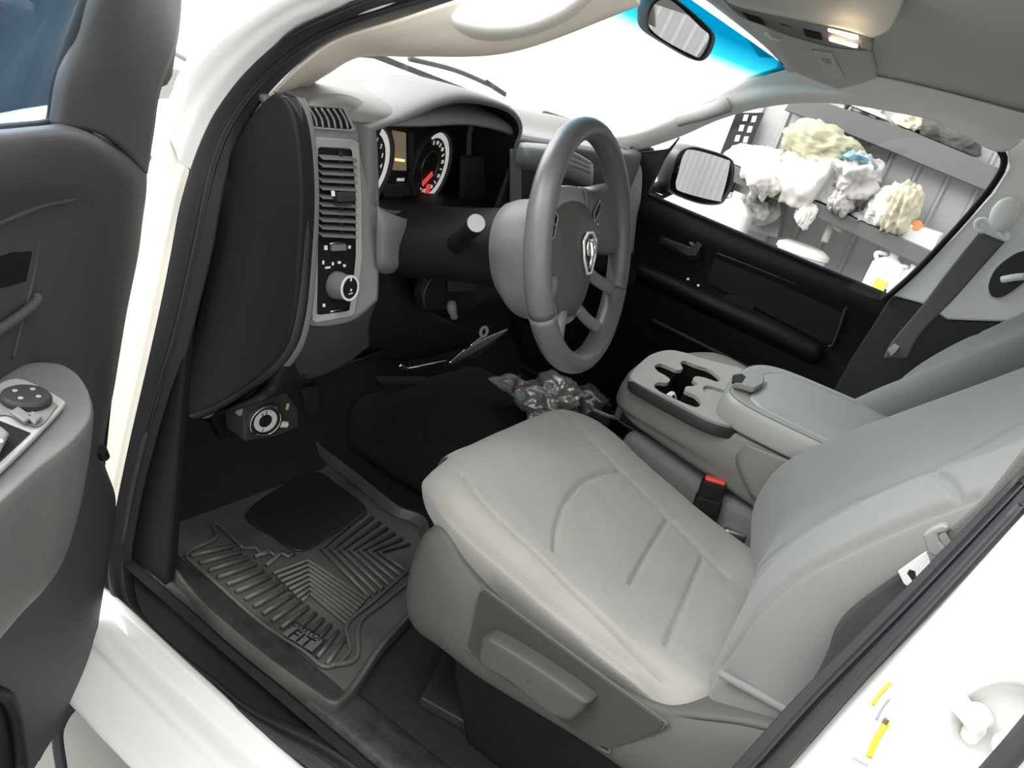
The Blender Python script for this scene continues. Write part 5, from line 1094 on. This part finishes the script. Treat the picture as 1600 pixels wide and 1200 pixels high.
put('sack', 1385, 325, 62, 62, M_w, 'white sack slumped alone at the end of the lower shelf', 'sack', None, seed=16, x=2.45)
put('cloth', 1412, 328, 40, 76, M_cr, 'cream and khaki cloth draped over the white sack', 'cloth', None, seed=17, x=2.42)
put('bag', 1360, 348, 60, 26, mat('grey_net', (.30, .30, .30), .9, bump=.5, bscale=50), 'grey net bundle lying below the white sack', 'bag', None, seed=18, x=2.38, dx=.08)
put('sack', 1350, 180, 80, 20, M_w, 'white sack lying on the upper shelf', 'sack', None, seed=19, x=2.66, dx=.07)
put('sack', 1420, 192, 44, 26, M_cr, 'cream sack on the upper shelf beside the dark net', 'sack', None, seed=26, x=2.66, dx=.07)
put('bag', 1482, 214, 80, 44, M_dn, 'dark netting bundle on the upper shelf', 'bag', None, seed=20, x=2.66, dx=.07)
put('bag', 1192, 325, 52, 46, mat('clear_grey_film', (.42, .42, .42), .3, bump=.6, bscale=40), 'crumpled grey plastic bag in the space under the lower shelf', 'bag', None, seed=21, x=2.5, dx=.1)
prism('c', [S2(*p, 2.55) for p in ((1140, 300), (1225, 310), (1215, 372), (1130, 350))], (.1, 0, 0), mat('grey_carton', (.30, .31, .32), .8), None, .004).name = 'carton'
tag(bpy.data.objects['carton'], 'flat grey carton behind the crumpled plastic bag', 'carton')
# plastic jugs and tub
def jug(px, py, w_, h_, label, x=2.36, seed=0, yl=None, group='white plastic jugs'):
    c = X(px, py, x); k = (c - CAM).dot(FW) / FPX; w2 = w_ * k / 2; h2 = h_ * k; base = V((c.x, c.y, c.z - h2 * .5))
    r = thing('jug', label, 'jug', tuple(base), group)
    rows = []
    for s, z in ((.9, 0), (1, .03), (1, .62), (.93, .72), (.62, .82), (.34, .87), (.30, .93)):
        rows.append([base + V((w2 * s * .8 * math.copysign(abs(math.cos(t)) ** .6, math.cos(t)), w2 * s * math.copysign(abs(math.sin(t)) ** .6, math.sin(t)), h2 * z)) for t in [q * math.pi / 8 for q in range(16)]])
    grid('jug_body', rows, M_tw, r, 40, 30, closed=True)
    cyl('cap', base + V((0, 0, h2 * .92)), base + V((0, 0, h2)), w2 * .34, M_tw, r)
    tube('jug_handle', [base + V((-w2 * .3, w2 * .6, h2 * .70)), base + V((-w2 * .5, w2 * .95, h2 * .85)), base + V((-w2 * .2, w2 * .4, h2 * .90))], .010, M_tw, r, n=10)
    if yl: 
        a = base + V((-w2 * .83, yl[0] * w2, h2 * yl[1])); prism('jug_label', [a, a + V((0, -.05, 0)), a + V((0, -.05, -.07)), a + V((0, 0, -.07))], (-.004, 0, 0), yl[2], r, .001)
    return r
M_y2 = mat('yellow_label', (.80, .66, .08), .5); M_o2 = mat('orange_label', (.80, .35, .06), .5)
jug(1140, 345, 62, 90, 'white plastic jug with orange mark just under the door mirror', yl=(-.1, .30, M_o2))
jug(1382, 432, 52, 84, 'white plastic jug with yellow label low at the rear of the window', yl=(.3, .46, M_y2))
jug(1415, 445, 40, 66, 'smaller plain white jug beside the yellow-labelled one')
jug(1108, 335, 34, 70, 'narrow white jug half hidden by the door mirror', x=2.5)
c = X(1252, 398, 2.36); k = (c - CAM).dot(FW) / FPX; tb = cyl('tub', c - V((0, 0, .12)), c + V((0, 0, .045)), .1, M_tw, None, prof=[(0, .095), (.75, .115), (.78, .125), (.9, .122), (1, .09)], seg=48); tag(tb, 'round white lidded tub at the window sill', 'tub')
o = tube('pipe_fitting', [S2(1288, 378, 2.40), S2(1296, 358, 2.40), S2(1300, 350, 2.40), S2(1318, 360, 2.40)], .018, M_gc, None, n=12); tag(o, 'short pale elbow pipe hanging on the ribbed wall', 'pipe')
o = cyl('orange_cap', S2(1432, 352, 2.35), S2(1436, 356, 2.40), .022, mat('orange_plastic', (.75, .25, .07), .5), None); tag(o, 'small orange cap beside the cream cloth', 'cap')
o = box('box', S2(1436, 372, 2.45), (.2, .16, .10), M_tw, None, .01); tag(o, 'white box at the end of the lower shelf by the orange cap', 'box')
